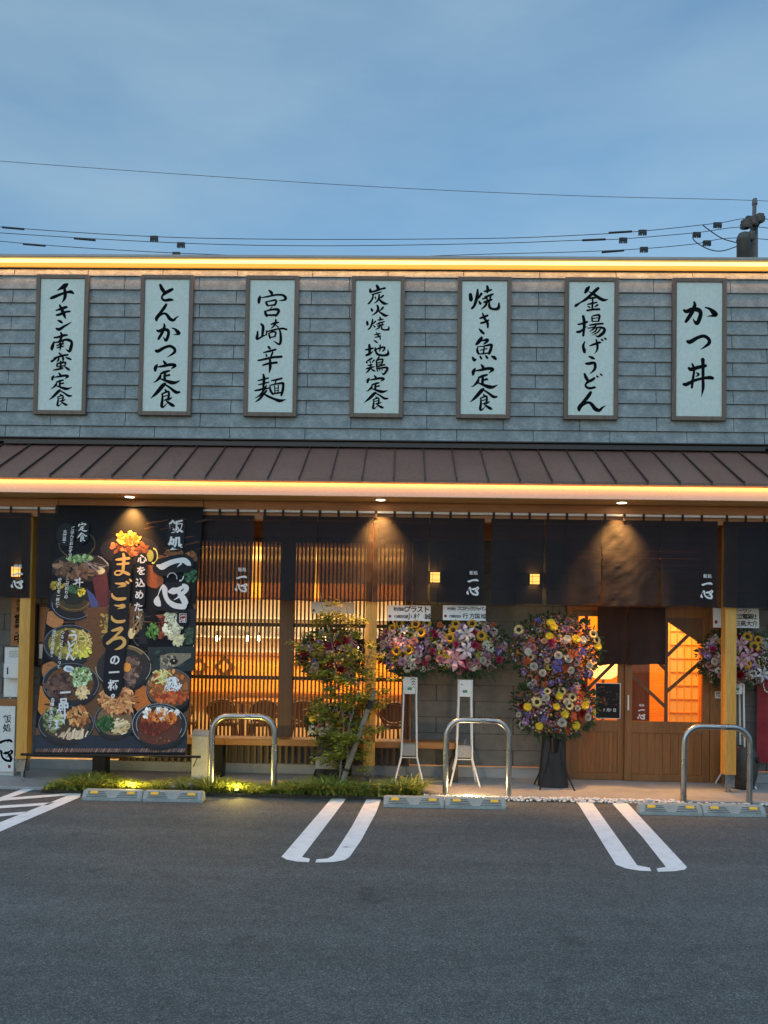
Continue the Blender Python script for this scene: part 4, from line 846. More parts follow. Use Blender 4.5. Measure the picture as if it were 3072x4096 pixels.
# tempura with white paper, tartar chicken plate, fish plate
ell(690, 1000, 90, 120, D(34, 34, 38), 5); quad([(620, 915), (662, 925), (668, 1050), (622, 1030)], D(206, 204, 206), 8); bits(690, 1000, 40, 90, 70, [(150, 130, 66), (110, 110, 56), (184, 160, 90), (196, 150, 70)], 7, 16, 9)
strands(880, 930, 55, 120, 26, [(120, 96, 76), (90, 70, 58), (170, 130, 80)], 8, 6, 110, .3, 1.5); ell(855, 1050, 22, 34, D(214, 190, 140), 12, .2, 12, .15)
quad([(900, 920), (1275, 890), (1262, 1125), (900, 1120)], D(28, 30, 36), 5); ring(905, 1040, 46, 90, 3, D(120, 124, 134), 7, 1.6, 4.4)
bits(990, 1035, 45, 50, 70, [(84, 130, 56), (110, 150, 70), (60, 96, 46)], 4, 10, 8, 1.5)
bits(1060, 1010, 40, 80, 40, [(120, 50, 36), (96, 40, 32), (150, 70, 46)], 10, 20, 8)
bits(1125, 985, 66, 85, 90, [(206, 200, 170), (190, 186, 150), (222, 216, 190)], 11, 24, 14); bits(1150, 1080, 50, 44, 40, [(206, 200, 170), (190, 180, 140)], 10, 20, 15); bits(1130, 990, 60, 80, 50, [(84, 90, 66), (110, 110, 84)], 2.5, 5, 29)
bits(1230, 1060, 30, 60, 36, [(44, 62, 50), (60, 80, 60)], 8, 16, 12); bits(1235, 670, 40, 50, 50, [(44, 84, 56), (60, 104, 70), (36, 66, 48)], 7, 15, 9)
quad([(960, 1140), (1262, 1135), (1256, 1290), (960, 1300)], D(36, 46, 48), 6); bits(1100, 1210, 130, 60, 40, [(50, 64, 62), (30, 38, 40)], 6, 20, 7)
quad([(1040, 1195), (1110, 1178), (1240, 1180), (1238, 1205), (1150, 1262), (1040, 1285)], D(120, 112, 96), 22); bits(1100, 1230, 52, 34, 40, [(160, 150, 124), (84, 76, 66), (60, 52, 48), (190, 180, 150)], 6, 14, 23); ell(1128, 1232, 22, 20, D(24, 22, 22), 37); ell(1130, 1227, 5, 5, D(200, 196, 180), 38)
# beef bowl, udon bowls, curry and the rest
def bowl(cx, cy, rx, ry, rim=(36, 38, 44), inner=(58, 46, 36), k=.82, lite=(110, 112, 118), lay=6):
    ell(cx, cy+ry*.10, rx, ry, D(*[int(q*.8) for q in rim]), lay, 0, 36); ell(cx, cy, rx, ry*.94, D(*rim), lay+1, 0, 36); ring(cx, cy, rx*.985, ry*.925, 4, D(*lite), lay+2, 2.4, 6.9, 30); ell(cx, cy, rx*k, ry*k*.93, D(*inner), lay+3, 0, 32)
bowl(800, 1265, 184, 150, (34, 35, 40), (44, 42, 44), .93, (170, 160, 130)); bits(860, 1290, 56, 90, 110, [(84, 62, 56), (110, 84, 74), (64, 46, 44), (130, 104, 92)], 8, 18, 14, 1.5); ell(826, 1268, 26, 30, D(220, 140, 60), 30)
for k in range(4): ring(800, 1262, 178-k*8, 138-k*7, 3, D(170, 140, 84), 12, 4.75, 5.6, 14)
bowl(455, 1118, 172, 132, (40, 42, 48), (120, 108, 50)); bits(460, 1115, 125, 90, 110, [(150, 140, 66), (176, 160, 84), (120, 112, 50), (190, 176, 110)], 8, 20, 12); strands(540, 1110, 60, 80, 46, [(206, 190, 120), (184, 160, 90)], 7, 20, 60, 1.2); bits(430, 1085, 28, 50, 26, [(70, 40, 44), (56, 34, 38)], 10, 20, 26); bits(530, 1170, 60, 40, 40, [(206, 200, 84), (190, 180, 70)], 8, 16, 22)
bowl(460, 1370, 184, 140, (36, 38, 44), (96, 62, 36)); bits(400, 1390, 90, 80, 100, [(62, 46, 46), (84, 60, 56), (50, 38, 40), (104, 76, 64)], 10, 22, 12, 1.4); bits(530, 1330, 66, 66, 100, [(136, 160, 112), (166, 186, 140), (104, 134, 84), (190, 204, 170)], 6, 13, 20, 1.4); strands(540, 1430, 44, 44, 26, [(222, 196, 150), (200, 170, 120)], 11, 26, 70, 1.4); ell(450, 1280, 36, 22, D(190, 196, 206), 30, .2, 14, .1); ell(452, 1281, 22, 12, D(140, 150, 160), 32, .2, 12)
bowl(430, 1625, 182, 126, (44, 42, 46), (70, 56, 44)); bits(340, 1600, 60, 70, 60, [(110, 116, 76), (140, 146, 104), (70, 80, 56)], 8, 18, 12); bits(510, 1575, 66, 60, 70, [(190, 130, 76), (160, 98, 56), (214, 160, 100), (120, 70, 44)], 9, 20, 18, 1.6); strands(470, 1680, 110, 40, 46, [(226, 200, 172), (204, 176, 146)], 10, 22, 70, .5, 1.9); bits(390, 1590, 40, 40, 30, [(196, 196, 130), (170, 176, 110)], 7, 14, 24)
bowl(745, 1600, 134, 118, (44, 42, 46), (120, 92, 66), .86); strands(765, 1640, 80, 50, 56, [(230, 208, 170), (206, 180, 136), (190, 160, 116)], 9, 12, 80, .6, -.4); bits(690, 1625, 58, 48, 80, [(44, 84, 46), (60, 104, 56), (34, 66, 40)], 7, 15, 24); bits(765, 1480, 118, 86, 130, [(176, 110, 70), (206, 140, 90), (140, 76, 48), (222, 164, 110), (110, 56, 40)], 8, 18, 26, 2.0); strands(765, 1470, 116, 90, 40, [(216, 160, 104), (190, 124, 76)], 11, 36, 70, .3)
bowl(1100, 1400, 152, 134, (40, 42, 46), (110, 72, 44), .94); bits(1090, 1390, 120, 100, 120, [(176, 116, 66), (206, 140, 80), (150, 84, 46), (190, 100, 50)], 10, 22, 12); bits(1120, 1455, 110, 40, 50, [(176, 76, 40), (200, 96, 50), (150, 60, 34)], 12, 24, 24); strands(1050, 1330, 70, 50, 26, [(196, 190, 120), (214, 200, 140)], 9, 28, 70, .4); strands(1120, 1380, 58, 50, 40, [(222, 226, 230), (200, 210, 214)], 6, 38, 90, 2.4)
bowl(1035, 1630, 178, 144, (40, 41, 46), (78, 44, 36), .80, (150, 154, 160), 40)
ring(1035, 1628, 150, 118, 4, D(150, 152, 158), 45, .2, 6.0); bits(1040, 1560, 120, 34, 70, [(226, 214, 200), (206, 192, 176), (236, 226, 214)], 9, 18, 46); ell(1030, 1680, 136, 72, D(92, 50, 38), 46, 0, 26); bits(1035, 1590, 112, 48, 110, [(206, 116, 44), (226, 140, 60), (176, 84, 34), (150, 64, 34)], 10, 22, 48); bits(1000, 1650, 92, 30, 50, [(104, 40, 32), (84, 36, 30), (124, 50, 36)], 12, 26, 58); bits(1060, 1720, 60, 16, 10, [(130, 84, 66)], 3, 8, 60)
# dark halos behind the lettering
HB = D(11, 14, 24)
def halo(pts, wd, lay=64):
    q = [(x, y, wd) for x, y in pts]; brush(pm, [q], lambda x, y, off: bp(x, y, .0006+.0003*lay), 0, 0, HB)
halo([(795, 560), (790, 700), (775, 900), (765, 1060), (745, 1240), (735, 1400)], 130); ell(755, 1100, 88, 70, HB, 65); ell(800, 590, 70, 66, HB, 66); ell(735, 1410, 58, 44, HB, 66)
halo([(925, 550), (915, 700), (905, 870)], 72, 64); halo([(1150, 330), (1140, 470)], 110, 62); halo([(1040, 625), (1130, 600), (1215, 590)], 120, 64); halo([(1045, 850), (1090, 800), (1180, 790)], 150, 64); ell(1120, 830, 110, 90, HB, 66); halo([(1190, 920), (1187, 980)], 76, 64); halo([(545, 340), (538, 430)], 80, 61)
ell(430, 400, 60, 80, D(16, 18, 24), 61)
# stray swirls of printed steam
ring(1120, 690, 34, 36, 7, D(150, 150, 150), 68, 3.2, 6.6, 18); ring(1172, 670, 24, 44, 9, D(200, 200, 200), 68, .2, 1.9, 12)
pm.build('printed_picture', M['print'], cl)
# lettering
wt = MB(); OFF = .0006+.0003*72
q1 = lambda x, y: (x*.2261+600, y*.2261+2050)                   # logo sheet -> photograph
def toz(X, Y): return (X/.6172, (Y-1900)/.6172)
def pz(x, y, off): return bp(*toz(*q1(x, y)), OFF+off)
brush(wt, char('ichi'), pz, 0, .0001); brush(wt, char('kokoro'), pz, 0, .0001)
pb = lambda x, y, off: bp(x, y, OFF+off)
vtext(wt, '飯処', pb, 1146, 303, 92, 1.22, .0005, .035, -6)
vtext(wt, '心を込めた、', pb, 926, 535, 62, 1.28, .0005, .03, -6)
vtext(wt, 'の一杯。', pb, 750, 1190, 70, 1.14, .0005, .035, -5)
brush(wt, refit(char('tei'), 512, 318, 574, 376), pb, .0005, .0001); brush(wt, refit(char('shoku'), 505, 388, 570, 446), pb, .0005, .0001)
brush(wt, refit(char('don'), 480, 690, 545, 752), pb, .0005, .0001)
brush(wt, refit(char('u'), 455, 1036, 500, 1108), pb, .0005, .0001); brush(wt, refit(char('do'), 448, 1104, 505, 1165), pb, .0006, .0001); brush(wt, refit(char('hn'), 440, 1150, 498, 1222), pb, .0007, .0001)
vtext(wt, '一品料理', pb, 430, 1398, 68, .98, .0005, .045, -12)
for s, x, y, sz, sl in (('ごはんとおかずで', 478, 345, 26, -2.5), ('大満足。', 428, 368, 26, -2.5), ('こだわりの', 445, 695, 27, -2.5), ('味わいを一杯に。', 395, 692, 26, -2.5), ('つるっと、もちっと', 413, 1036, 27, -3), ('出汁が決め手。', 360, 1030, 27, -3), ('自慢の逸品です。', 348, 1462, 27, -3)):
    vtext(wt, s, pb, x, y, sz, 1.0, .0005, .02, sl)
wt.build('lettering', M['white_print'], cl)
gd = MB(); q2 = lambda x, y: (x*.2803+400, y*.2803+2200)
pg = lambda x, y, off: bp(*toz(*q2(x, y)), OFF+off)
for k_ in ('ma', 'go', 'ko', 'ro'): brush(gd, char(k_), pg, 0, .0001)
gd.build('gold_lettering', M['gold_print'], cl)
sl_ = MB(); sl_.add([bp(x, y, OFF) for x, y in ((1168, 925), (1211, 925), (1209, 983), (1166, 983))], [(0, 1, 2, 3)]); sl_.build('red_seal', M['red'], cl)
sm = MB(); house_mark(sm, lambda x, y, off: bp(x, y, OFF+off), 1171, 934, 34, 44, False)
for a, b, c_, d_ in ((1167, 925, 1212, 928), (1166, 980, 1210, 983), (1166, 927, 1169, 982), (1208, 927, 1211, 982)): sm.add([bp(x, y, OFF+.0006) for x, y in ((a, b), (c_, b), (c_, d_), (a, d_))], [(0, 1, 2, 3)])
sm.build('seal_lettering', M['white_print'], cl)
rd = MB(); a, b = BT[2]+BN*.012, BT[3]+BN*.012; e = (b-a).normalized(); rd.tube([a-e*.12, b+e*.16], .014, 10); rd.build('bottom_bar', M['blackmetal'], ban)
rd = MB(); a2, b2 = BT[0]+BN*.006, BT[1]+BN*.006; rd.tube([a2-e*.02, b2+e*.02], .010, 8); rd.build('top_bar', M['blackmetal'], ban)
for s, foot in ((a-e*.05, onz(50, 1697, .035)), (b+e*.13, onz(410, 1690, .035))):
    rd = MB(); rd.tube([s, foot+Vector((0, 0, .09))], .0055, 6); c_ = rd.build('cord', M['blackmetal'], ban)
    hk = MB(); hk.tube([foot+Vector((.012*math.cos(q), 0, .06+.03*math.sin(q))) for q in [i*.7 for i in range(10)]], .004, 6); hk.build('hook', M['steel'], c_)
for s in (a2, b2):
    rd = MB(); rd.tube([s, Vector((s.x, s.y+.02, 3.176))], .004, 6); rd.build('cord', M['blackmetal'], ban)
# ------------------------------------------------------------------ inside the restaurant
m_ = MB(); m_.box(-6.2, 1.87, 10.9, 11.25, 2.20, 2.42, bev=.01); m_.build('hanging_beam', M['int_orange'], B)
area('ceiling_fill', (-2.2, 11.08, 2.46), 8.0, .3, 46, (1, .66, .22), (math.pi, 0, 0))  # unseen up-facing lamp added above the beam to brighten the ceiling
area('counter_fill', (-2.2, 11.5, 2.27), 8.0, .3, 120, (1, .56, .18))  # added lamp, hidden behind the beam, brightens counter and tables
area('room_fill', (-2.2, 9.75, 2.72), 6.5, .4, 120, (1, .58, .17), (rad(58), 0, 0))  # unseen one-sided lamp added inside the lintel to brighten the room
area('kitchen_fill', (-2.2, 13.6, 2.48), 7.0, .8, 165, (1, .76, .44))  # added lamp kept out of view, lifts the kitchen wall
area('entrance_light', (3.3, 10.1, 2.78), 2.0, 1.2, 62, (1, .50, .09))
t = thing('serving_counter', (-2.2, 12.2, .03), 'long orange wood serving counter inside, seen through the window lattice', 'counter')
m_ = MB(); m_.box(-6, 1.85, 12.0, 12.08, .80, 1.36); m_.build('front_panel', M['int_orange'], t)
m_ = MB(); m_.box(-6, 1.85, 12.12, 12.2, .031, .79); m_.build('base', M['int_wall'], t)
m_ = MB(); m_.box(-6, 1.85, 11.8, 12.3, .745, .795); m_.box(-6, 1.85, 11.95, 12.45, 1.365, 1.41); m_.build('counter_top', M['bench'], t)
for i, px in enumerate((534, 560, 615, 627, 700, 775, 470)):
    c = at(px, 1379 if i != 5 else 1400, 11.6)
    t = thing('pendant_lamp', (c.x, c.y, c.z-.05), ['small glowing pendant bulb in the left window bay, the brightest one', 'small glowing pendant bulb just left of the window mullion', 'small glowing pendant bulb just right of the window mullion', 'small glowing pendant bulb second right of the mullion', 'small glowing pendant bulb behind the maple', 'small glowing pendant bulb hung lowest, beside the centre post', 'small glowing pendant bulb near the food banner'][i], 'lamp', 'pendant bulbs over the counter')
    m_ = MB(); m_.lathe(c.x, c.y, [(.001, c.z-.045), (.03, c.z-.03), (.036, c.z), (.024, c.z+.03), (.012, c.z+.05)], 14); m_.build('bulb', M['bulb'], t)
    m_ = MB(); m_.tube([(c.x, c.y, c.z+.045), (c.x, c.y, c.z+.09)], .016, 8); m_.tube([(c.x, c.y, c.z+.09), (c.x, c.y, 2.8)], .004, 5); m_.build('cord', M['blackmetal'], t)
# shelves of crockery on the kitchen wall
t = thing('kitchen_shelf', (-2.2, 15.3, 1.5), 'dark kitchen shelf with stacked crockery behind the counter', 'shelf')
m_ = MB(); m_.box(-5.8, 1.7, 15.2, 15.59, 1.62, 1.66); m_.box(-5.8, 1.7, 15.2, 15.59, 2.0, 2.04); m_.box(-5.8, 1.7, 15.56, 15.59, 1.665, 1.995); m_.build('shelf_board', M['int_wall'], t)
m_ = MB(); r_ = random.Random(9); x = -5.6
while x < 1.5:
    h = r_.uniform(.08, .26); w_ = r_.uniform(.05, .09); m_.lathe(x, 15.38, [(w_*.6, 1.661), (w_, 1.661+h*.4), (w_, 1.661+h*.8), (w_*.5, 1.661+h)], 10); x += r_.uniform(.16, .34)
m_.build('crockery', M['grey'], t)
def chair(x, y, rot, lab):
    t = thing('dining_chair', (x, y, .03), lab, 'chair', 'dark dining chairs inside'); co, si = math.cos(rot), math.sin(rot)
    tf = lambda px, py, pz: (x+px*co-py*si, y+px*si+py*co, pz)
    m_ = MB(); m_.lathe(x, y, [(.001, .45), (.19, .45), (.20, .47), (.19, .50), (.001, .50)], 20); m_.build('seat', M['chairwood'], t)
    for a in (-1, 1):
        for b in (-1, 1):
            l = MB(); l.tube([tf(a*.13, b*.13, .449), tf(a*.18, b*.18, .031)], [.017, .014], 8); l.build('leg', M['chairwood'], t)
    bk = MB(); bk.tube([tf(.19*math.cos(q), .19+.02*math.sin(q*2), .66+.14*math.sin(q)) for q in [i*.3142 for i in range(21)]], .018, 8)
    vs = [tf(.17*math.cos(q), .19, .66+.12*math.sin(q)) for q in [i*.3927 for i in range(16)]]; bk.add(vs, [tuple(range(16))])
    bk.tube([tf(-.12, .17, .49), tf(-.15, .19, .60)], .014, 8); bk.tube([tf(.12, .17, .49), tf(.15, .19, .60)], .014, 8); bk.build('backrest', M['chairwood'], t)
for px, lab in ((395, 'round-backed dark chair inside, nearest the food banner'), (486, 'round-backed dark chair inside, above the leftmost steel hoop'), (566, 'round-backed dark chair inside, left of the window mullion'), (655, 'round-backed dark chair inside, right of the window mullion'), (845, 'round-backed dark chair inside, between centre post and white flower stand')):
    chair(at(px, 1500, 10.5).x, 10.5, math.pi+(px % 7-3)*.12, lab)
for px0, px1, lab in ((500, 600, 'square wooden table inside, left of the window mullion'), (690, 780, 'square wooden table inside, behind the maple')):
    a = at(px0, 1500, 10.95).x; b = at(px1, 1500, 10.95).x
    t = thing('dining_table', ((a+b)/2, 11.2, .03), lab, 'table', 'wooden tables inside')
    m_ = MB(); m_.box(a, b, 10.9, 11.5, .70, .74, bev=.005); m_.build('table_top', M['bench'], t)
    for x in (a+.05, b-.05):
        for y in (10.95, 11.45):
            l = MB(); l.box(x-.025, x+.025, y-.025, y+.025, .031, .699); l.build('leg', M['chairwood'], t)
for px, py, s, lab in ((484, 1440, .17, 'dark diamond-shaped plaque on the orange counter, left one'), (429, 1440, .15, 'dark diamond-shaped plaque on the counter next to the food banner'), (641, 1430, .08, 'small dark plaque on the orange counter')):
    c = at(px, py, 11.96)
    t = thing('diamond_plaque', (c.x, 11.98, c.z-s), lab, 'plaque', 'dark plaques on the counter front')
    m_ = MB(); m_.add([(c.x, 11.97, c.z-s), (c.x+s, 11.97, c.z), (c.x, 11.97, c.z+s), (c.x-s, 11.97, c.z), (c.x, 11.998, c.z-s), (c.x+s, 11.998, c.z), (c.x, 11.998, c.z+s), (c.x-s, 11.998, c.z)], [(0, 1, 2, 3), (0, 4, 5, 1), (1, 5, 6, 2), (2, 6, 7, 3), (3, 7, 4, 0)]); m_.build('plaque', M['chairwood'], t)
    m_ = MB(); q = s*.55; m_.add([(c.x, 11.968, c.z-q), (c.x+q, 11.968, c.z), (c.x, 11.968, c.z+q), (c.x-q, 11.968, c.z)], [(0, 1, 2, 3)]); m_.build('inlay', M['int_orange'], t)
# entrance: paper lamp and lattice screen
c = at(1303, 1443, 10.2)
t = thing('paper_lamp', (c.x, c.y, .03), 'large glowing paper lamp inside the entrance, seen through the left door', 'lamp')
m_ = MB(); m_.lathe(c.x, c.y, [(.10, c.z-.14), (.17, c.z-.10), (.20, c.z), (.17, c.z+.10), (.10, c.z+.14)], 18); m_.build('lamp_shade', M['paperlamp'], t)
m_ = MB(); m_.tube([(c.x, c.y, .04), (c.x, c.y, c.z-.13)], .02, 8); m_.lathe(c.x, c.y, [(.001, .031), (.14, .031), (.14, .05), (.001, .055)], 18); m_.build('stand', M['chairwood'], t)
t = thing('lattice_screen', (3.75, 10.9, .03), 'pale lattice screen on the orange entrance wall behind the right door glass', 'screen')
m_ = MB()
for k in range(5): m_.box(3.78+k*.10, 3.788+k*.10, 10.93, 10.95, .3, 2.2)
for k in range(11): m_.box(3.78, 4.19, 10.951, 10.965, .3+k*.19, .308+k*.19)
m_.build('lattice', M['int_orange'], t); m_ = MB(); m_.box(3.77, 4.20, 10.967, 10.99, .29, 2.21); m_.build('paper', M['int_ceiling'], t)
# ------------------------------------------------------------------ planting strip
m_ = MB(); m_.box(-3.72, .26, 7.975, 8.30, -.05, .034, bev=.01); m_.build('planting_bed', M['soil'], kind='structure')
rg = random.Random(17)
gr = MB()
def blade(b, x, y, z, h, lean, an, wd, c):
    dx, dy = math.cos(an), math.sin(an); px, py = -dy*wd/2, dx*wd/2; vs = []
    for k, t_ in enumerate((0, .45, .8, 1.0)):
        r_ = lean*t_**1.8; zz_ = h*(t_-.30*t_**3*min(1, lean/h)); w_ = (1, .95, .6, .05)[k]
        vs += [(x+dx*r_-px*w_, y+dy*r_-py*w_, z+zz_), (x+dx*r_+px*w_, y+dy*r_+py*w_, z+zz_)]
    b.add(vs, [(0, 1, 3, 2), (2, 3, 5, 4), (4, 5, 7, 6)], c)
gcols = [(.34, .40, .07), (.25, .33, .055), (.44, .46, .09), (.50, .48, .11), (.16, .23, .05)]
for k in range(760):
    x = rg.uniform(-3.66, .20); y = rg.uniform(8.0, 8.27)
    if -2.42 < x < -2.05 and rg.random() < .75: continue
    if abs(x+.98) < .10 and rg.random() < .6: continue
    big = 1.0 + (.4 if x > -.8 else 0) + .35*math.sin(x*5.3)
    if x < -3.45: big *= .6
    for q in range(rg.randint(11, 17)):
        h = rg.uniform(.05, .14)*big
        blade(gr, x+rg.gauss(0, .02), y+rg.gauss(0, .016), .030, h, h*rg.uniform(.5, 2.2), rg.uniform(0, 6.283), rg.uniform(.010, .020), rg.choice(gcols))
gr.build('ground_cover', M['leaf'], kind='stuff')
def rock(px, py, rx, ry, rz, seed, lab):
    p = onz(px, py, .03); r_ = random.Random(seed); y = 8.17
    p = at(px, py, y)
    t_ = thing('garden_rock', (p.x, y, .03), lab, 'rock', 'rounded stones in the planting strip'); b = MB(); n, mm = 18, 10; vs = []; ph = [r_.uniform(0, 6) for _ in range(6)]
    for j in range(mm+1):
        th_ = math.pi/2*j/mm
        for i in range(n):
            a = 2*math.pi*i/n; k = 1+.12*math.sin(3*a+ph[0]+2*th_)+.08*math.sin(5*a+ph[1])+.07*math.sin(4*th_+ph[2]+2*a)
            vs.append((p.x+rx*k*math.cos(a)*math.cos(th_)**.7, y+ry*k*math.sin(a)*math.cos(th_)**.7, .02+rz*math.sin(th_)*(1+.1*math.sin(2*a+ph[3]))))
    b.add(vs, [(j*n+i, j*n+(i+1) % n, (j+1)*n+(i+1) % n, (j+1)*n+i) for j in range(mm) for i in range(n)], None, True); b.build('stone', M['rock'], t_)
rock(392, 1696, .19, .10, .085, 1, 'low grey stone in the shrubs in front of the food banner'); rock(676, 1700, .075, .07, .075, 2, 'small rough stone at the foot of the maple')
# white pebbles
pb_ = MB(); rg = random.Random(23)
ico = []; ph_ = (1+5**.5)/2
for s1 in (-1, 1):
    for s2 in (-1, 1): ico += [(0, s1, s2*ph_), (s1, s2*ph_, 0), (s2*ph_, 0, s1)]
ico = [Vector(v_).normalized() for v_ in ico]
import itertools
def hull_faces(vs):
    fs = []
    for a, b, c in itertools.combinations(range(12), 3):
        if (vs[a]-vs[b]).length < 1.2 and (vs[b]-vs[c]).length < 1.2 and (vs[a]-vs[c]).length < 1.2:
            n_ = (vs[b]-vs[a]).cross(vs[c]-vs[a]); fs.append((a, b, c) if n_.dot(vs[a]) > 0 else (a, c, b))
    return fs
icf = hull_faces(ico)
for k in range(1050):
    x = rg.uniform(.22, 5.0) if rg.random() < .25 else rg.uniform(.22, 2.9); y = rg.gauss(8.078, .024)
    if x > 2.9: y = rg.gauss(8.085, .02)
    s = rg.uniform(.008, .021); a = rg.uniform(0, 3.14); co, si = math.cos(a), math.sin(a); ex, ey, ez = s*rg.uniform(.9, 1.6), s*rg.uniform(.7, 1.1), s*rg.uniform(.5, .9); z = .004+ez*.7+(.012 if abs(y-8.075) < .03 and x < 2.9 else 0)*rg.random()*2
    pb_.add([(x+v_.x*ex*co-v_.y*ey*si, y+v_.x*ex*si+v_.y*ey*co, z+v_.z*ez) for v_ in ico], icf, None, True)
pb_.build('white_pebbles', M['pebble'], kind='stuff')
# garden spotlights
for px, py, y, lab, en in ((284, 1699, 8.03, 'small garden spotlight glowing in the shrubs before the food banner', 6.5), (512, 1700, 8.04, 'small garden spotlight glowing in the shrubs beside the leftmost steel hoop', 5.5), (1018, 1719, 8.06, 'small garden spotlight glowing among the white pebbles under the middle hoop', 5.0)):
    p = at(px, py, y); z = .03 if px < 900 else .008
    t = thing('garden_spotlight', (p.x, y, z), lab, 'spotlight', 'garden spotlights along the walkway')
    m_ = MB(); m_.lathe(p.x, y, [(.030, z), (.034, z+.03), (.026, z+.034), (.026, z+.026)], 16); m_.build('body', M['blackmetal'], t)
    m_ = MB(); m_.lathe(p.x, y, [(.0005, z+.032), (.025, z+.030)], 16); m_.build('lens', M['lampdisc'], t)
    l = bpy.data.lights.new('garden_glow', 'POINT'); l.energy = en; l.color = (1, .74, .16) if px < 900 else (1, .72, .36); l.shadow_soft_size = .02
    o = bpy.data.objects.new('garden_glow', l); col.objects.link(o); o.location = (p.x, y-.02, z+.11)

# ------------------------------------------------------------------ young maple with its stake
rt = random.Random(41)
bx_ = at(742, 1685, 8.30).x
t = thing('maple_tree', (bx_, 8.30, .03), 'young green maple with several thin stems in front of the lattice window', 'tree')
tr = MB(); lf = MB(); tips = []
def limb(pts, r0, r1, n=6): tr.tube(pts, [r0+(r1-r0)*i/(len(pts)-1) for i in range(len(pts))], n)
lc = [(.27, .27, .03), (.20, .23, .028), (.36, .34, .045), (.42, .37, .05), (.14, .18, .025)]
def mleaf(p, s, an, tilt, c):
    # five-lobed leaf, slightly folded
    ux = Vector((math.cos(an), math.sin(an), -abs(tilt)*.9)).normalized(); uy = Vector((-math.sin(an), math.cos(an), rt.uniform(-.4, .4))).normalized()
    pts = [(0, 0), (.28, .10), (.30, .52), (.50, .18), (1.0, 0), (.50, -.18), (.30, -.52), (.28, -.10)]
    vs = [p+ux*(a*s)+uy*(b*s) for a, b in pts]
    lf.add(vs, [(0, 1, 4, 7), (1, 2, 3), (1, 3, 4), (7, 4, 5), (7, 5, 6)], c)
def spray(a, b, n, s0, s1):
    d = (b-a)
    for k in range(n):
        f = rt.uniform(.25, 1.05); p = a+d*f+Vector((rt.gauss(0, .030), rt.gauss(0, .030), rt.gauss(0, .018))); an = math.atan2(d.y, d.x)+rt.uniform(-1.3, 1.3)
        mleaf(p, rt.uniform(s0, s1), an, rt.uniform(.15, .7), rt.choice(lc))
stems = [((735, 1688), (742, 1560), (720, 1420), (690, 1275)), ((745, 1688), (755, 1570), (762, 1430), (748, 1310)), ((752, 1688), (748, 1600), (775, 1480), (815, 1365)), ((738, 1688), (728, 1590), (700, 1490), (668, 1375)), ((748, 1688), (765, 1610), (800, 1530), (838, 1465)), ((742, 1688), (735, 1610), (716, 1560), (690, 1520))]
for si_, s in enumerate(stems):
    pts = [at(px, py, 8.30+rt.uniform(-.12, .12)*(0 if i == 0 else 1)) for i, (px, py) in enumerate(s)]; pts[0] = Vector((pts[0].x, 8.30, .03))
    fine = []
    for i in range(len(pts)-1):
        for q in range(4): f = q/4; fine.append(pts[i]*(1-f)+pts[i+1]*f+Vector((rt.gauss(0, .008), rt.gauss(0, .008), 0)))
    fine.append(pts[-1]); limb(fine, .013 if si_ < 3 else .009, .003)
    nb = (30, 34, 30, 28, 20, 16)[si_]
    for k in range(nb):
        f = rt.uniform(.20, 1.0) if si_ < 5 else rt.uniform(.15, 1.0); ii = min(len(fine)-2, int(f*(len(fine)-1))); p = fine[ii]
        an = rt.uniform(0, 6.283); l = rt.uniform(.10, .30)*(1.15-.45*f)*(1 if abs(math.cos(an)) < .7 else 1.15)
        q = p+Vector((math.cos(an)*l, math.sin(an)*l*.8, rt.uniform(-.02, .12))); mid = (p+q)/2+Vector((0, 0, .02)); limb([p, mid, q], .004, .0015, 5)
        spray(p, q, int(l*130)+9, .038, .070)
        if rt.random() < .7:
            q2 = mid+Vector((rt.uniform(-.14, .14), rt.uniform(-.1, .1), rt.uniform(-.03, .07))); limb([mid, q2], .003, .0012, 5); spray(mid, q2, 18, .032, .06)
tr.build('trunk', M['bark'], t); lf.build('crown', M['leaf'], t)
a, b = at(733, 1692, 8.22), at(797, 1526, 8.22); a.z = .03
t = thing('tree_stake', (a.x, a.y, .03), 'leaning grey wooden stake supporting the maple', 'stake')
m_ = MB(); m_.tube([a, a+(b-a)*.5, b], [.030, .028, .027], 12); m_.build('pole', M['bark'], t)
c = at(808, 1494, 8.22); m_ = MB(); m_.tube([b-(b-a)*.03, b+(c-b)*.4], .033, 10); m_.tube([a+(b-a)*.24, a+(b-a)*.27], .032, 10); m_.build('tie', M['black'], t)
m_ = MB(); m_.tube([b+(c-b)*.41, c], [.027, .022], 10); m_.build('pole_end', M['bark'], t)
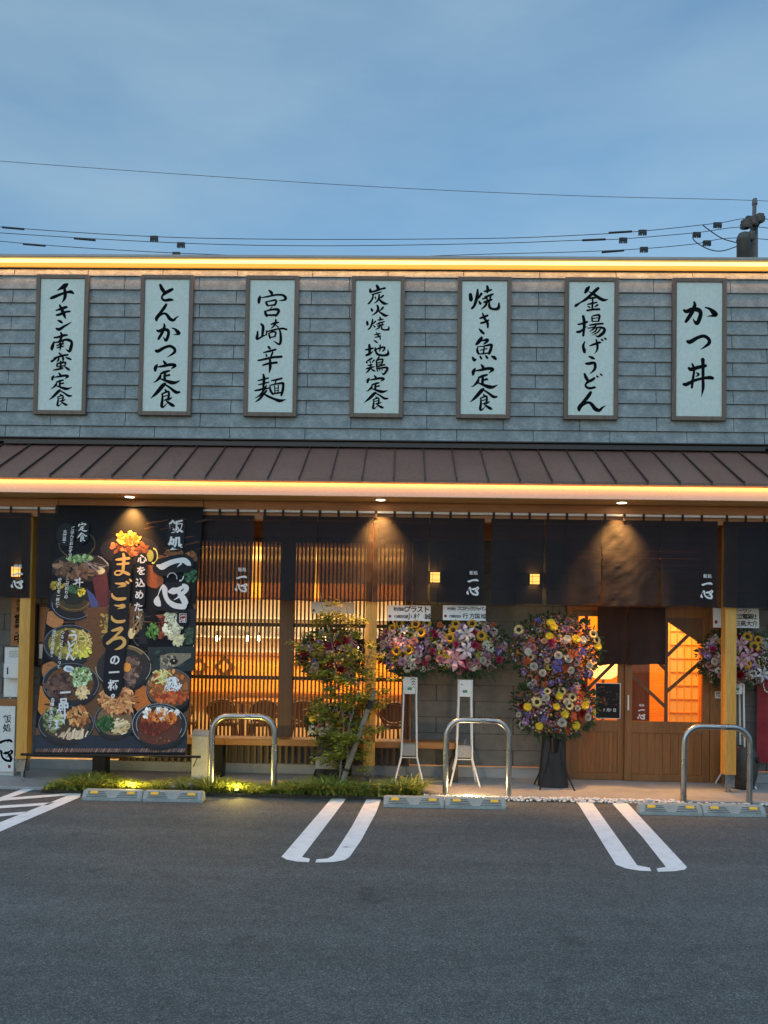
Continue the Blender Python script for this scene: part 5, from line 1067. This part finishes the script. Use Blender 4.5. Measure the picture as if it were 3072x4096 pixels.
# ------------------------------------------------------------------ flower stands
FL = {}
def petal_ring(b, n, r0, r1, wd, z0, z1, c, cup=0.0, tipk=.25, ph=0.0, seg=2):
    for k in range(n):
        a = 2*math.pi*k/n+ph; d = Vector((math.cos(a), math.sin(a), 0)); e = Vector((-d.y, d.x, 0)); kk = 1+R.uniform(-.08, .08); vs = []
        for f, w_ in ((0, .45), (.55, 1.0), (1.0, tipk)):
            r_ = r0+(r1-r0)*f*kk; z = z0+(z1-z0)*f**1.5+cup*math.sin(f*math.pi)
            vs += [d*r_-e*wd/2*w_+Vector((0, 0, z)), d*r_+e*wd/2*w_+Vector((0, 0, z))]
        b.add(vs, [(0, 1, 3, 2), (2, 3, 5, 4)], vary2(c))
def vary2(c, a=.14): k = 1+R.uniform(-a, a); return tuple(min(1, q*k) for q in c)
def dome(b, r, h, c, n=12, z=0.0):
    vs = [(0, 0, z+h)]; fs = []
    for j, f in ((1, .45), (2, .8), (3, 1.0)):
        for i in range(n): a = 2*math.pi*i/n; vs.append((r*f*math.cos(a), r*f*math.sin(a), z+h*(1-f*f)))
    fs = [(0, 1+i, 1+(i+1) % n) for i in range(n)]+[(1+j*n+i, 1+(j+1)*n+i, 1+(j+1)*n+(i+1) % n, 1+j*n+(i+1) % n) for j in range(2) for i in range(n)]
    b.add(vs, fs, c)
def mk(name, kind, c, c2=None):
    b = MB()
    if kind == 'sunflower':
        petal_ring(b, 16, .022, .056, .017, .004, .006, c, .006, .15); petal_ring(b, 15, .020, .050, .016, .008, .014, c, .006, .15, .2); dome(b, .025, .010, (.022, .012, .006), 14, .008)
    elif kind == 'daisy':
        petal_ring(b, 20, .010, .046, .012, .0, .012, c, .006, .5); petal_ring(b, 18, .008, .038, .012, .006, .022, c, .006, .5, .15); petal_ring(b, 12, .004, .026, .011, .014, .030, c, .004, .5, .1); dome(b, .010, .008, c2 or c, 10, .020)
    elif kind == 'rose':
        for k, (n, r1, z1, w_) in enumerate(((6, .040, .014, .040), (6, .034, .026, .036), (5, .026, .034, .030), (5, .018, .038, .022), (4, .010, .038, .014))): petal_ring(b, n, .004, r1, w_, .004*k, z1, tuple(q*(1-.05*k) for q in c), .004, .75, k*.5)
    elif kind == 'lily':
        petal_ring(b, 3, .006, .085, .030, .008, .018, c, .026, .12); petal_ring(b, 3, .006, .078, .036, .010, .026, c2 or c, .028, .12, 1.047)
        for k in range(6):
            a = k*1.047+.5; b.tube([(0, 0, .01), (.014*math.cos(a), .014*math.sin(a), .05)], .0014, 4, (.5, .55, .2)); b.add([(.014*math.cos(a)-.005, .014*math.sin(a), .05), (.014*math.cos(a)+.005, .014*math.sin(a), .05), (.014*math.cos(a), .014*math.sin(a)+.004, .054)], [(0, 1, 2)], (.25, .08, .02))
    elif kind == 'cluster':
        for k in range(26):
            a = R.uniform(0, 6.283); d = math.sqrt(R.random())*.042; p = Vector((d*math.cos(a), d*math.sin(a), .034*(1-(d/.042)**2)+R.uniform(0, .008))); cc = vary2(c if R.random() < .7 or not c2 else c2, .3); s = .011; ph = R.uniform(0, 1.5)
            for q in range(4):
                an = ph+q*1.571; u_ = Vector((math.cos(an), math.sin(an), .25)); v_ = Vector((-u_.y, u_.x, 0)); b.add([p, p+u_*s*.6+v_*s*.5, p+u_*s*1.2, p+u_*s*.6-v_*s*.5], [(0, 1, 2, 3)], cc)
    elif kind == 'bud':
        vs = []; n = 7; pr = [(.001, 0), (.008, .015), (.011, .04), (.007, .07), (.001, .085)]
        b.lathe(0, 0, pr, n, c)
    me_o = b.build(name, M['petal']); me = me_o.data; bpy.data.objects.remove(me_o); FL.setdefault(name, []).append(me)
Y_, W_, P_, HP_, O_, RD_, V_, BL_ = (.62, .33, .008), (.60, .57, .50), (.52, .25, .28), (.44, .035, .12), (.46, .095, .015), (.24, .008, .012), (.24, .13, .34), (.075, .075, .28)
for k in range(2): mk('sunflower', 'sunflower', Y_)
mk('pale_sunflower', 'sunflower', (.72, .55, .22)); mk('yellow_chrysanthemum', 'daisy', (.74, .56, .03)); mk('white_chrysanthemum', 'daisy', W_, (.6, .6, .3))
mk('white_rose', 'rose', W_); mk('pink_rose', 'rose', P_); mk('hot_pink_rose', 'rose', HP_); mk('red_rose', 'rose', RD_); mk('lilac_rose', 'rose', (.55, .36, .52)); mk('peach_rose', 'rose', (.72, .46, .26))
mk('pink_lily', 'lily', (.66, .30, .40), (.74, .46, .54)); mk('white_lily', 'lily', (.74, .70, .70), (.66, .60, .66))
mk('orange_spray', 'cluster', O_, (.50, .08, .03)); mk('blue_hydrangea', 'cluster', BL_, (.26, .20, .52)); mk('violet_spray', 'cluster', V_, (.5, .38, .6)); mk('pink_spray', 'cluster', (.58, .34, .36), (.68, .54, .52)); mk('white_spray', 'cluster', W_, (.64, .66, .52)); mk('yellow_spray', 'cluster', (.62, .50, .05), (.40, .46, .06)); mk('lily_bud', 'bud', (.50, .55, .34))
PAL = dict(pink_rose=P_, hot_pink_rose=HP_, red_rose=RD_, lilac_rose=V_, white_rose=W_, peach_rose=(.5, .3, .16), pink_spray=(.42, .22, .24), white_spray=W_, yellow_spray=(.46, .36, .03), violet_spray=V_, orange_spray=O_, blue_hydrangea=BL_, yellow_chrysanthemum=Y_, lily_bud=(.2, .26, .1))
FS = [1.0, 1.0]
def facing(n_, roll):
    z = n_.normalized(); x = Vector((0, 0, 1)).cross(z)
    if x.length < .05: x = Vector((1, 0, 0))
    x.normalize(); y = z.cross(x); m_ = Matrix((x, y, z)).transposed(); return m_.to_4x4() @ Matrix.Rotation(roll, 4, 'Z')
def bouquet(t, c, rx, ry, rz, spec, fixed, seed, leafn, smin=.056, low=-.85, fern=20):
    """flowers over the front of an egg-shaped clump c, spread so no two sit on the same spot; leaves fill behind"""
    r_ = random.Random(seed); org = Vector(t.location); placed = []
    def put(kind, p, n_, s):
        me = r_.choice(FL[kind]); o = bpy.data.objects.new(kind, me); col.objects.link(o); o.parent = t
        mm = facing(n_, r_.uniform(0, 6.28)); mm.translation = p-org; o.matrix_local = mm @ Matrix.Scale(s, 4); placed.append(p)
    kx, kz = FS
    for kind, dx, dz, s in fixed:
        dx *= kx; dz *= kz
        k = 1-min(.95, (dx/rx)**2+(dz/rz)**2); p = c+Vector((dx, -ry*math.sqrt(max(.05, k))-.03, dz)); put(kind, p, Vector((dx*.7+r_.uniform(-.2, .2), -1, dz*.4+.15)), s)
    todo = [k for k, n_ in spec for _ in range(n_)]; r_.shuffle(todo)
    for kind in todo:
        for tr_i in range(60):
            a = r_.uniform(0, 6.283); d = math.sqrt(r_.random())*1.02; dx, dz = rx*d*math.cos(a), rz*d*math.sin(a)
            if dz < low*rz: continue
            p = c+Vector((dx, -ry*math.sqrt(max(.03, 1-min(1, d*d)))+r_.uniform(-.03, .04), dz))
            if all((p-q).length > smin*(1-.006*tr_i) for q in placed): break
        put(kind, p, Vector((dx/rx*.8, -1, dz/rz*.5+.15)), r_.uniform(.78, 1.12))
    lf_ = MB(); lcs = [(.022, .05, .014), (.032, .07, .018), (.016, .036, .013), (.05, .085, .022)]
    for k in range(leafn):
        a = r_.uniform(0, 6.283); d = r_.random()**.6*1.04; dx, dz = rx*d*math.cos(a), rz*d*math.sin(a); p = c+Vector((dx, -ry*math.sqrt(max(0, 1-min(1, d*d)))*.72+r_.uniform(-.02, .06), dz))
        dr = Vector((dx/rx+r_.uniform(-.7, .7), r_.uniform(-.9, .1), dz/rz*.8+r_.uniform(-.6, .5))).normalized(); sd = dr.cross(Vector((r_.uniform(-.4, .4), 1, r_.uniform(-.4, .4)))).normalized(); l = r_.uniform(.04, .10); w_ = l*r_.uniform(.22, .42)
        lf_.add([p, p+dr*l*.45+sd*w_/2, p+dr*l, p+dr*l*.45-sd*w_/2], [(0, 1, 2, 3)], r_.choice(lcs))
    for k in range(fern):
        a = r_.uniform(3.5, 5.9) if k < fern*.7 else r_.uniform(0, 6.28); dr = Vector((math.cos(a), r_.uniform(-.5, .2), math.sin(a))).normalized(); p = c+Vector((rx*.75*math.cos(a), -ry*.3, rz*.75*math.sin(a))); l = r_.uniform(.10, .22); sd = dr.cross(Vector((0, 1, 0))).normalized(); cc = r_.choice(lcs)
        for q in range(9):
            f = q/9; b0 = p+dr*l*f+Vector((0, 0, -.05*f*f)); wl = .045*(1-f)+.008
            for s in (1, -1): lf_.add([b0, b0+sd*s*wl+dr*.012, b0+sd*s*wl*.95+dr*.02, b0+dr*.009], [(0, 1, 2, 3)], cc)
    for k in range(10):
        a = r_.uniform(.3, 2.85); dr = Vector((math.cos(a), r_.uniform(-.3, .2), math.sin(a))).normalized(); p = c+Vector((rx*.7*math.cos(a), -ry*.2, rz*.7*math.sin(a))); l = r_.uniform(.10, .20); q_ = p+dr*l; lf_.tube([p, q_], .003, 4, (.08, .10, .03))
        cc = r_.choice([(.30, .22, .16), (.12, .16, .06), (.36, .18, .12)])
        for q in range(7):
            b0 = p+dr*l*(.35+.65*q/7); lf_.add([b0, b0+Vector((r_.uniform(-.02, .02), -.012, r_.uniform(-.005, .02))), b0+dr*.02], [(0, 1, 2)], cc)
    lf_.build('foliage', M['leaf'], t)
    fb = MB(); pal = [PAL[k] for k, n_ in spec for _ in range(n_) if k in PAL]
    for k in range(int(620*rx*rz/.1)):
        a = r_.uniform(0, 6.283); d = r_.random()**.5*1.0; dx, dz = rx*d*math.cos(a), rz*d*math.sin(a)
        if dz < low*rz: continue
        p = c+Vector((dx, -ry*math.sqrt(max(.03, 1-min(1, d*d)))+r_.uniform(-.012, .035), dz)); s = r_.uniform(.007, .015); cc = vary2(r_.choice(pal), .35); ph = r_.uniform(0, 1.3); nn_ = Vector((dx/rx*.8+r_.uniform(-.4, .4), -1, dz/rz*.5+r_.uniform(-.2, .5))); mm = facing(nn_, ph)
        for q in range(5):
            an = q*1.2566; u_ = mm @ Vector((math.cos(an), math.sin(an), .35)); v_ = mm @ Vector((-math.sin(an), math.cos(an), .0)); fb.add([p, p+u_*s*.6+v_*s*.45, p+u_*s*1.25, p+u_*s*.6-v_*s*.45], [(0, 1, 2, 3)], cc)
    fb.build('small_blossoms', M['petal'], t)['kind'] = 'stuff'
def card(t, x0, x1, z0, z1, y, l1, l2, pink=True):
    m_ = MB(); tl = .012
    m_.add([(x0, y, z0), (x1, y, z0), (x1, y+tl, z1), (x0, y+tl, z1), (x0, y+.004, z0), (x1, y+.004, z0), (x1, y+.004+tl, z1), (x0, y+.004+tl, z1)], [(0, 1, 2, 3), (7, 6, 5, 4), (0, 4, 5, 1), (2, 6, 7, 3), (0, 3, 7, 4), (1, 5, 6, 2)]); o = m_.build('name_card', M['white'], t)
    w_ = x1-x0; h = z1-z0; pl_ = lambda x, y_, off: (x0+x, y+tl*(1-y_/h)-off, z1-y_); m_ = MB()
    for (s, xx, yy, sz, pt) in l1+l2: htext(m_, s, pl_, xx*w_, yy*h, sz*h, pt, .001, .02)
    if l1: m_.build('lettering', M['ink'], o)
    m_ = MB(); m_.add([pl_(w_*(.06+.035*math.cos(q))-.0, h*(.72+.10*math.sin(q)), .0006) for q in [i*.7854 for i in range(8)]], [tuple(range(8))[::-1]]); m_.build('red_seal', M['red'], o)
def white_stand(px, ptop, pk, pf, Y, lab, spec, fixed, seed, cz, rx, rz, cpos, l1, l2, cx=None):
    """white tube stand: box under the flowers, four splayed legs, a hanging weight"""
    x = at(px, 1600, Y).x; zt = at(px, ptop, Y).z; zk = at(px, pk, Y).z
    t = thing('flower_stand', (x, Y, .03), lab, 'flower stand', 'opening flower stands along the front')
    m_ = MB(); hw = .078; bz = zt-.19
    m_.add([(x-hw, Y-.06, zt), (x+hw, Y-.06, zt), (x+hw*.74, Y-.045, bz), (x-hw*.74, Y-.045, bz), (x-hw, Y+.06, zt), (x+hw, Y+.06, zt), (x+hw*.74, Y+.05, bz), (x-hw*.74, Y+.05, bz)], [(0, 3, 2, 1), (4, 5, 6, 7), (0, 4, 7, 3), (1, 2, 6, 5), (3, 7, 6, 2), (0, 1, 5, 4)]); bo = m_.build('flower_box', M['white'], t)
    m_ = MB(); m_.box(x-.03, x+.02, Y-.0565, Y-.0545, bz+.045, bz+.075); mg = mat('green_tag', (.06, .22, .12), .5) if 'green_tag' not in bpy.data.materials else bpy.data.materials['green_tag']; m_.build('green_tag', mg, bo)
    for sx in (-1, 1):
        for sy in (-1, 1):
            yk = Y+sy*.055; l = MB(); l.tube([(x+sx*hw*.94, Y+sy*.055, zt), (x+sx*.072, yk, zt-.25), (x+sx*.088, yk, zk+.03), (x+sx*.092, yk, zk), (x+sx*(.165 if sy < 0 else .15), Y+sy*.17, .032)], .0105, 8); l.build('leg', M['white'], t)
    m_ = MB(); m_.tube([(x-.088, Y-.055, zk+.01), (x+.088, Y-.055, zk+.01)], .005, 6); m_.build('crossbar', M['white'], t)
    m_ = MB(); m_.box(x-.082, x+.082, Y-.05, Y-.005, zk+.025, zk+.165, bev=.01); m_.tube([(x+.01, Y-.03, zk+.165), (x+.0, Y-.03, zk+.20), (x+.015, Y-.03, zk+.235)], .004, 6); m_.build('weight', M['grey'], t)
    bouquet(t, Vector((x if cx is None else cx, Y, cz)), rx, .17, rz, spec, fixed, seed, 1100, .056)
    x0, z1 = at(cpos[0], cpos[1], Y-.12).x, at(cpos[0], cpos[1], Y-.12).z; x1, z0 = at(cpos[2], cpos[3], Y-.12).x, at(cpos[2], cpos[3], Y-.12).z
    card(t, x0, x1, z0, z1, Y-.12, l1, l2)
    return t
pk1 = [('pink_rose', 12), ('lilac_rose', 4), ('hot_pink_rose', 5), ('pink_spray', 18), ('white_spray', 8), ('yellow_spray', 10), ('violet_spray', 6), ('white_rose', 3), ('lily_bud', 4)]
FS = [1.1, 1.1]
white_stand(884, 1462, 1637, 1690, 8.78, 'white tube flower stand beside the centre post, pink roses and sunflowers below its card',
    pk1, [('sunflower', .045, .235, 1.1), ('sunflower', -.12, .235, .9), ('sunflower', .10, .15, 1.15), ('sunflower', -.145, -.04, 1.1), ('sunflower', -.02, -.03, 1.1), ('pink_lily', -.10, .055, 1.0), ('pink_rose', .03, .06, 1.15), ('white_lily', -.07, .17, .8), ('lilac_rose', -.085, -.15, 1.15), ('pink_rose', .07, -.13, 1.0), ('white_spray', .02, -.11, 1), ('lily_bud', -.11, .12, 1), ('lily_bud', -.055, .12, 1), ('sunflower', -.19, .19, .9), ('yellow_spray', .16, .24, 1.1)], 71, 1.565, .36, .30, (837, 1307, 930, 1342),
    [('株式会社', .14, .12, .26, .72), ('プラスト', .38, .02, .46, .88)], [('代表取締役', .15, .62, .22, .8), ('小村', .43, .50, .42, 1.15), ('誠', .86, .50, .40, 1)])
FS = [1.22, 1.1]
white_stand(1003, 1468, 1641, 1697, 8.76, 'white tube flower stand behind the middle hoop, big pink lily below its card',
    pk1+[('orange_spray', 3)], [('sunflower', -.10, .235, 1.0), ('sunflower', .05, .24, 1.05), ('sunflower', -.125, .17, 1.1), ('sunflower', -.155, .09, 1.1), ('sunflower', .13, .12, 1.15), ('white_lily', -.005, .13, 1.4), ('white_lily', -.01, -.03, 1.3), ('pink_lily', -.10, -.12, 1.75), ('hot_pink_rose', -.10, .03, .8), ('hot_pink_rose', .07, .02, 1), ('hot_pink_rose', -.03, -.15, .9), ('pink_rose', .03, -.18, 1), ('pink_rose', .09, -.14, 1), ('white_spray', .06, -.2, 1), ('lily_bud', -.03, .06, 1.1), ('lily_bud', .025, .09, 1.1), ('pink_rose', -.24, -.12, 1.2), ('orange_spray', .24, .22, .9), ('orange_spray', -.24, .22, .9), ('hot_pink_rose', .30, -.12, 1)], 72, 1.575, .46, .31, (957, 1307, 1049, 1341),
    [('株式会社', .10, .14, .20, .66), ('スコテックジャパン', .33, .06, .30, .70)], [('代表取締役', .14, .64, .20, .78), ('行方', .46, .52, .38, 1.15), ('国旭', .74, .52, .36, 1.1)])
FS = [1.2, 1.1]
white_stand(1588, 1463, 1660, 1700, 8.98, 'white tube flower stand half hidden behind the rightmost post, lilies and red roses',
    [('pink_rose', 13), ('white_spray', 10), ('pink_spray', 14), ('violet_spray', 6), ('red_rose', 2), ('yellow_spray', 3), ('white_rose', 3), ('lily_bud', 2)], [('sunflower', .06, .22, 1.1), ('sunflower', .16, .19, 1.0), ('sunflower', .11, .12, 1.2), ('sunflower', -.17, .17, 1.0), ('pink_lily', -.02, .14, 1.15), ('pink_lily', .05, .03, 1.2), ('pink_lily', -.02, -.03, 1.2), ('red_rose', .09, .06, 1.1), ('red_rose', -.02, -.17, 1.2), ('sunflower', .04, -.06, 1.0), ('white_lily', .19, -.16, 1.2), ('white_spray', .10, -.16, 1.1), ('white_rose', -.25, -.04, 1.0), ('hot_pink_rose', -.26, .09, .9), ('pink_rose', -.18, -.18, 1)], 73, 1.50, .42, .32, (1541, 1313, 1640, 1357),
    [('イーワン', .46, .0, .24, .9), ('興立電業社', .42, .27, .30, .80)], [('日高大介', .46, .62, .30, .98)])
def black_stand(px, Y, lab, tiers, spec, seed, cz2, cardpos=None, white=False):
    x = at(px, 1600, Y).x
    t = thing('flower_stand', (x, Y, .03), lab, 'flower stand', 'opening flower stands along the front')
    for sx in (-1, 1):
        for sy in (-1, 1):
            l = MB(); l.tube([(x+sx*.04, Y+sy*.03, .62), (x+sx*.07, Y+sy*.06, .34), (x+sx*.19, Y+sy*.17-.05, .032)], .009, 8); l.build('leg', M['blackmetal'], t)
    m_ = MB(); vs = []; n = 28
    for j in range(9):
        v = j/8; hw = .105+.05*v; hd = .075+.03*v
        for i in range(n):
            a = 2*math.pi*i/n; sq = 1/max(abs(math.cos(a)), abs(math.sin(a))); pl_ = 1+.05*math.sin(9*a)*v
            vs.append((x+hw*sq*math.cos(a)*pl_, Y+.03+hd*sq*math.sin(a)*pl_, .62-(.585)*v))
    m_.add(vs, [(j*n+i, (j+1)*n+i, (j+1)*n+(i+1) % n, j*n+(i+1) % n) for j in range(8) for i in range(n)], None, True); m_.build('drape', M['black'], t)
    m_ = MB(); m_.tube([(x, Y+.05, .6), (x, Y+.05, tiers[-1][1])], .014, 8); m_.lathe(x, Y-.03, [(.045, .42), (.06, .58), (.062, .60), (.05, .60)], 16); m_.build('pole', M['blackmetal'], t)
    for k, (cx, cz, rx, rz, sp, fx) in enumerate(tiers): bouquet(t, Vector((x+cx, Y-.02, cz)), rx, .16, rz, sp, fx, seed+k, 1000, .056, fern=10)
    return t
mix = lambda a: [(k, n) for k, n in a]
FS = [1.6, 1.15]
black_stand(1196, 8.72, 'two-tier flower stand on a black pillar left of the doors, yellow, white and blue flowers', [
  (.0, .93, .45, .345, mix([('white_rose', 4), ('yellow_chrysanthemum', 2), ('pale_sunflower', 2), ('orange_spray', 8), ('violet_spray', 5), ('blue_hydrangea', 3), ('red_rose', 3), ('pink_rose', 3), ('pink_spray', 2)]),
   [('yellow_chrysanthemum', -.20, .0, 1.05), ('pale_sunflower', -.14, .05, 1.1), ('white_rose', -.08, .09, 1.0), ('yellow_chrysanthemum', .01, .11, 1.0), ('yellow_chrysanthemum', .05, -.06, 1.0), ('white_rose', .03, -.14, 1.25), ('yellow_chrysanthemum', .13, -.17, 1.1), ('yellow_chrysanthemum', -.12, -.18, 1.0), ('white_rose', .21, -.09, 1.1), ('yellow_chrysanthemum', .19, .02, 1.0), ('pale_sunflower', .10, .10, 1.0), ('white_rose', .06, .06, 1.0), ('yellow_chrysanthemum', -.01, .01, .9), ('orange_spray', .10, -.08, 1.2), ('blue_hydrangea', -.09, -.11, 1.0), ('pale_sunflower', .08, .02, .9)]),
  (.0, 1.56, .50, .39, mix([('white_rose', 2), ('yellow_chrysanthemum', 2), ('pale_sunflower', 2), ('orange_spray', 10), ('violet_spray', 5), ('blue_hydrangea', 1), ('lilac_rose', 2), ('pink_rose', 2), ('peach_rose', 2), ('pink_spray', 3), ('yellow_spray', 2)]),
   [('white_rose', .0, -.05, 1.15), ('white_rose', .07, -.08, 1.15), ('blue_hydrangea', .16, -.02, 1.4), ('blue_hydrangea', -.01, -.18, 1.5), ('blue_hydrangea', .0, -.11, 1.2), ('white_rose', -.16, -.16, 1.1), ('white_rose', -.10, -.22, 1.0), ('white_rose', .09, -.19, 1.0), ('white_chrysanthemum', .06, .11, 1.0), ('white_chrysanthemum', .17, .10, 1.0), ('yellow_chrysanthemum', .28, .04, 1.0), ('pale_sunflower', -.26, .19, 1.1), ('pale_sunflower', .25, .16, 1.0), ('yellow_chrysanthemum', -.06, .13, 1.0), ('yellow_chrysanthemum', -.03, .22, 1.0), ('white_rose', .22, -.14, 1.0), ('orange_spray', .10, -.03, 1.3), ('violet_spray', .22, -.22, 1.2), ('white_chrysanthemum', -.20, -.02, 1.0), ('hot_pink_rose', -.05, .08, 1.0)])], None, 81, 0)
FS = [1.15, 1.0]
black_stand(712, 8.80, 'two-tier flower stand on black legs hidden behind the maple, red, white and pink flowers', [
  (.03, .68, .26, .17, mix([('white_rose', 4), ('red_rose', 4), ('pink_rose', 4), ('white_spray', 8), ('pink_spray', 4), ('yellow_chrysanthemum', 2)]), [('yellow_chrysanthemum', -.18, .06, 1), ('hot_pink_rose', .04, .12, 1.0), ('red_rose', .06, .02, 1.1), ('white_spray', -.18, -.06, 1.2), ('white_spray', -.08, -.07, 1.2)]),
  (.02, 1.46, .36, .28, mix([('red_rose', 7), ('white_rose', 3), ('violet_spray', 4), ('pink_rose', 4), ('pink_spray', 6), ('yellow_chrysanthemum', 4), ('blue_hydrangea', 2), ('hot_pink_rose', 5)]), [('red_rose', .09, .15, 1.2), ('hot_pink_rose', .13, .17, 1.2), ('yellow_chrysanthemum', .22, .04, 1.0), ('red_rose', .10, -.15, 1.0), ('white_rose', -.15, -.12, 1.1), ('pink_spray', .18, -.18, 1.2), ('pink_spray', -.17, -.17, 1.2), ('red_rose', -.27, .02, 1.1)])], None, 91, 0)
t = [o for o in bpy.data.objects if o.get('label', '').startswith('two-tier flower stand on black legs')][0]
a, b = at(682, 1635, 8.6), at(728, 1662, 8.6); m_ = MB(); m_.box(a.x, b.x, 8.60, 8.625, b.z, a.z, bev=.004); m_.build('weight_plate', M['grey'], t)
a, b = at(672, 1300, 8.78), at(765, 1326, 8.78); card(t, a.x, b.x, b.z, a.z, 8.78, [], [])
# ------------------------------------------------------------------ utility pole and wires behind the building
YP = 26.0
p0 = at(1629, 432, YP)
t = thing('utility_pole', (p0.x, YP, 0), 'grey utility pole with transformer rising behind the roof at right', 'utility pole')
m_ = MB(); m_.tube([(p0.x+.0, YP, 0), (p0.x, YP, at(1629, 480, YP).z)], [.19, .12], 16); m_.build('pole', M['polec'], t)
a = at(1629, 478, YP); m_ = MB(); m_.tube([(p0.x, YP, a.z), (p0.x+.02, YP, p0.z)], .065, 10); m_.tube([(p0.x+.02, YP, p0.z-.16), (p0.x+.02, YP, p0.z+.03)], [.09, .075], 10); m_.build('pole_tip', M['polec'], t)
a = at(1606, 503, YP-.35); b = at(1606, 558, YP-.35); m_ = MB(); m_.lathe(a.x, YP-.35, [(.001, a.z), (0.156, a.z-.03), (0.211, a.z-.14), (0.211, a.z-.2), (0.226, a.z-.22), (0.226, a.z-.28), (0.211, a.z-.3), (0.211, b.z-.5), (.001, b.z-.5)], 20); m_.build('transformer', M['trafo'], t)
a, b = at(1605, 480, YP-.3), at(1648, 468, YP-.3); m_ = MB(); m_.tube([a, b], .06, 10); c = at(1632, 472, YP-.15); m_.box(c.x-.32, c.x+.32, YP-.2, YP-.05, c.z-.05, c.z+.09, bev=.03); m_.tube([at(1640, 480, YP-.3), at(1600, 560, YP-.3)], .05, 8); m_.build('crossarm', M['wire'], t)
for (px, py, s) in ((1612, 482, .20), (1626, 476, .19), (1640, 470, .18), (1622, 508, .16)):
    c = at(px, py, YP-.4); m_ = MB(); m_.lathe(c.x, YP-.4, [(s*.4, c.z-.18), (s, c.z-.13), (s*.5, c.z-.08), (s, c.z-.03), (s*.5, c.z+.02), (s*.9, c.z+.07), (s*.3, c.z+.14)], 12); m_.build('insulator', M['polec'], t)
def smooth(pts, Y):
    q = cat([(x, y, 1.0) for x, y in pts], 6); return [at(x, y, Y) for x, y, _ in q]
def wire(pts, Y, lab, sleeves=(), spacers=(), r=.011):
    P3 = smooth(pts, Y); t = thing('power_line', P3[0], lab, 'power line', 'power lines behind the building')
    m_ = MB(); m_.tube(P3, r, 6); m_.build('wire', M['wire'], t)
    for (x0, y0, x1, y1) in sleeves:
        m_ = MB(); m_.tube([at(x0, y0, Y), at(x1, y1, Y)], .036, 8); m_.build('sleeve', M['wire'], t)
    for (x, y) in spacers:
        c = at(x, y, Y); m_ = MB(); m_.box(c.x-.13, c.x+.13, Y-.04, Y+.04, c.z-.05, c.z+.045)
        for k in (-.11, -.04, .04, .11): m_.box(c.x+k-.022, c.x+k+.022, Y-.04, Y+.04, c.z-.125, c.z-.0505)
        m_.build('spacer', M['wire'], t)
wire([(-1400, 240), (-600, 302), (-160, 334), (0, 348), (400, 377), (820, 404), (1250, 423), (1627, 433), (1800, 446), (2600, 520)], YP, 'single top power line running to the pole tip', r=.008)
wire([(-1400, 290), (-600, 410), (-160, 470), (0, 490), (330, 511), (650, 517), (1050, 515), (1250, 508), (1390, 499), (1550, 482), (1628, 472), (1800, 486), (2600, 540)], YP-.2, 'uppermost of the three lower power lines', [(5, 491, 52, 495), (1315, 503, 1365, 500)], [(333, 513), (1388, 500), (1550, 484)])
wire([(-1400, 300), (-600, 424), (-160, 486), (0, 503), (390, 525), (700, 531), (1050, 526), (1250, 519), (1345, 516), (1500, 503), (1620, 490), (1800, 506), (2600, 560)], YP, 'middle of the three lower power lines', [(160, 515, 206, 519), (1258, 519, 1308, 517)], [(391, 527), (1346, 517), (1505, 505)])
wire([(-1400, 310), (-600, 440), (-160, 498), (0, 521), (270, 541), (560, 553), (800, 556), (1050, 549), (1250, 544), (1390, 537), (1500, 527), (1592, 514), (1800, 528), (2600, 580)], YP+.2, 'lowest of the three lower power lines, dipping behind the roof edge', [(50, 527, 98, 531), (1300, 545, 1348, 541)], [(381, 548), (1391, 537), (1527, 523)])
m_ = MB(); m_.tube(smooth([(1518, 486), (1532, 497), (1560, 515), (1590, 524)], YP-.2), .016, 6); m_.tube(smooth([(1497, 505), (1500, 520), (1530, 538), (1560, 542), (1598, 530)], YP-.2), .016, 6)
t = [o for o in bpy.data.objects if o.name.startswith('utility_pole')][0]; m_.build('drop_cable', M['wire'], t)
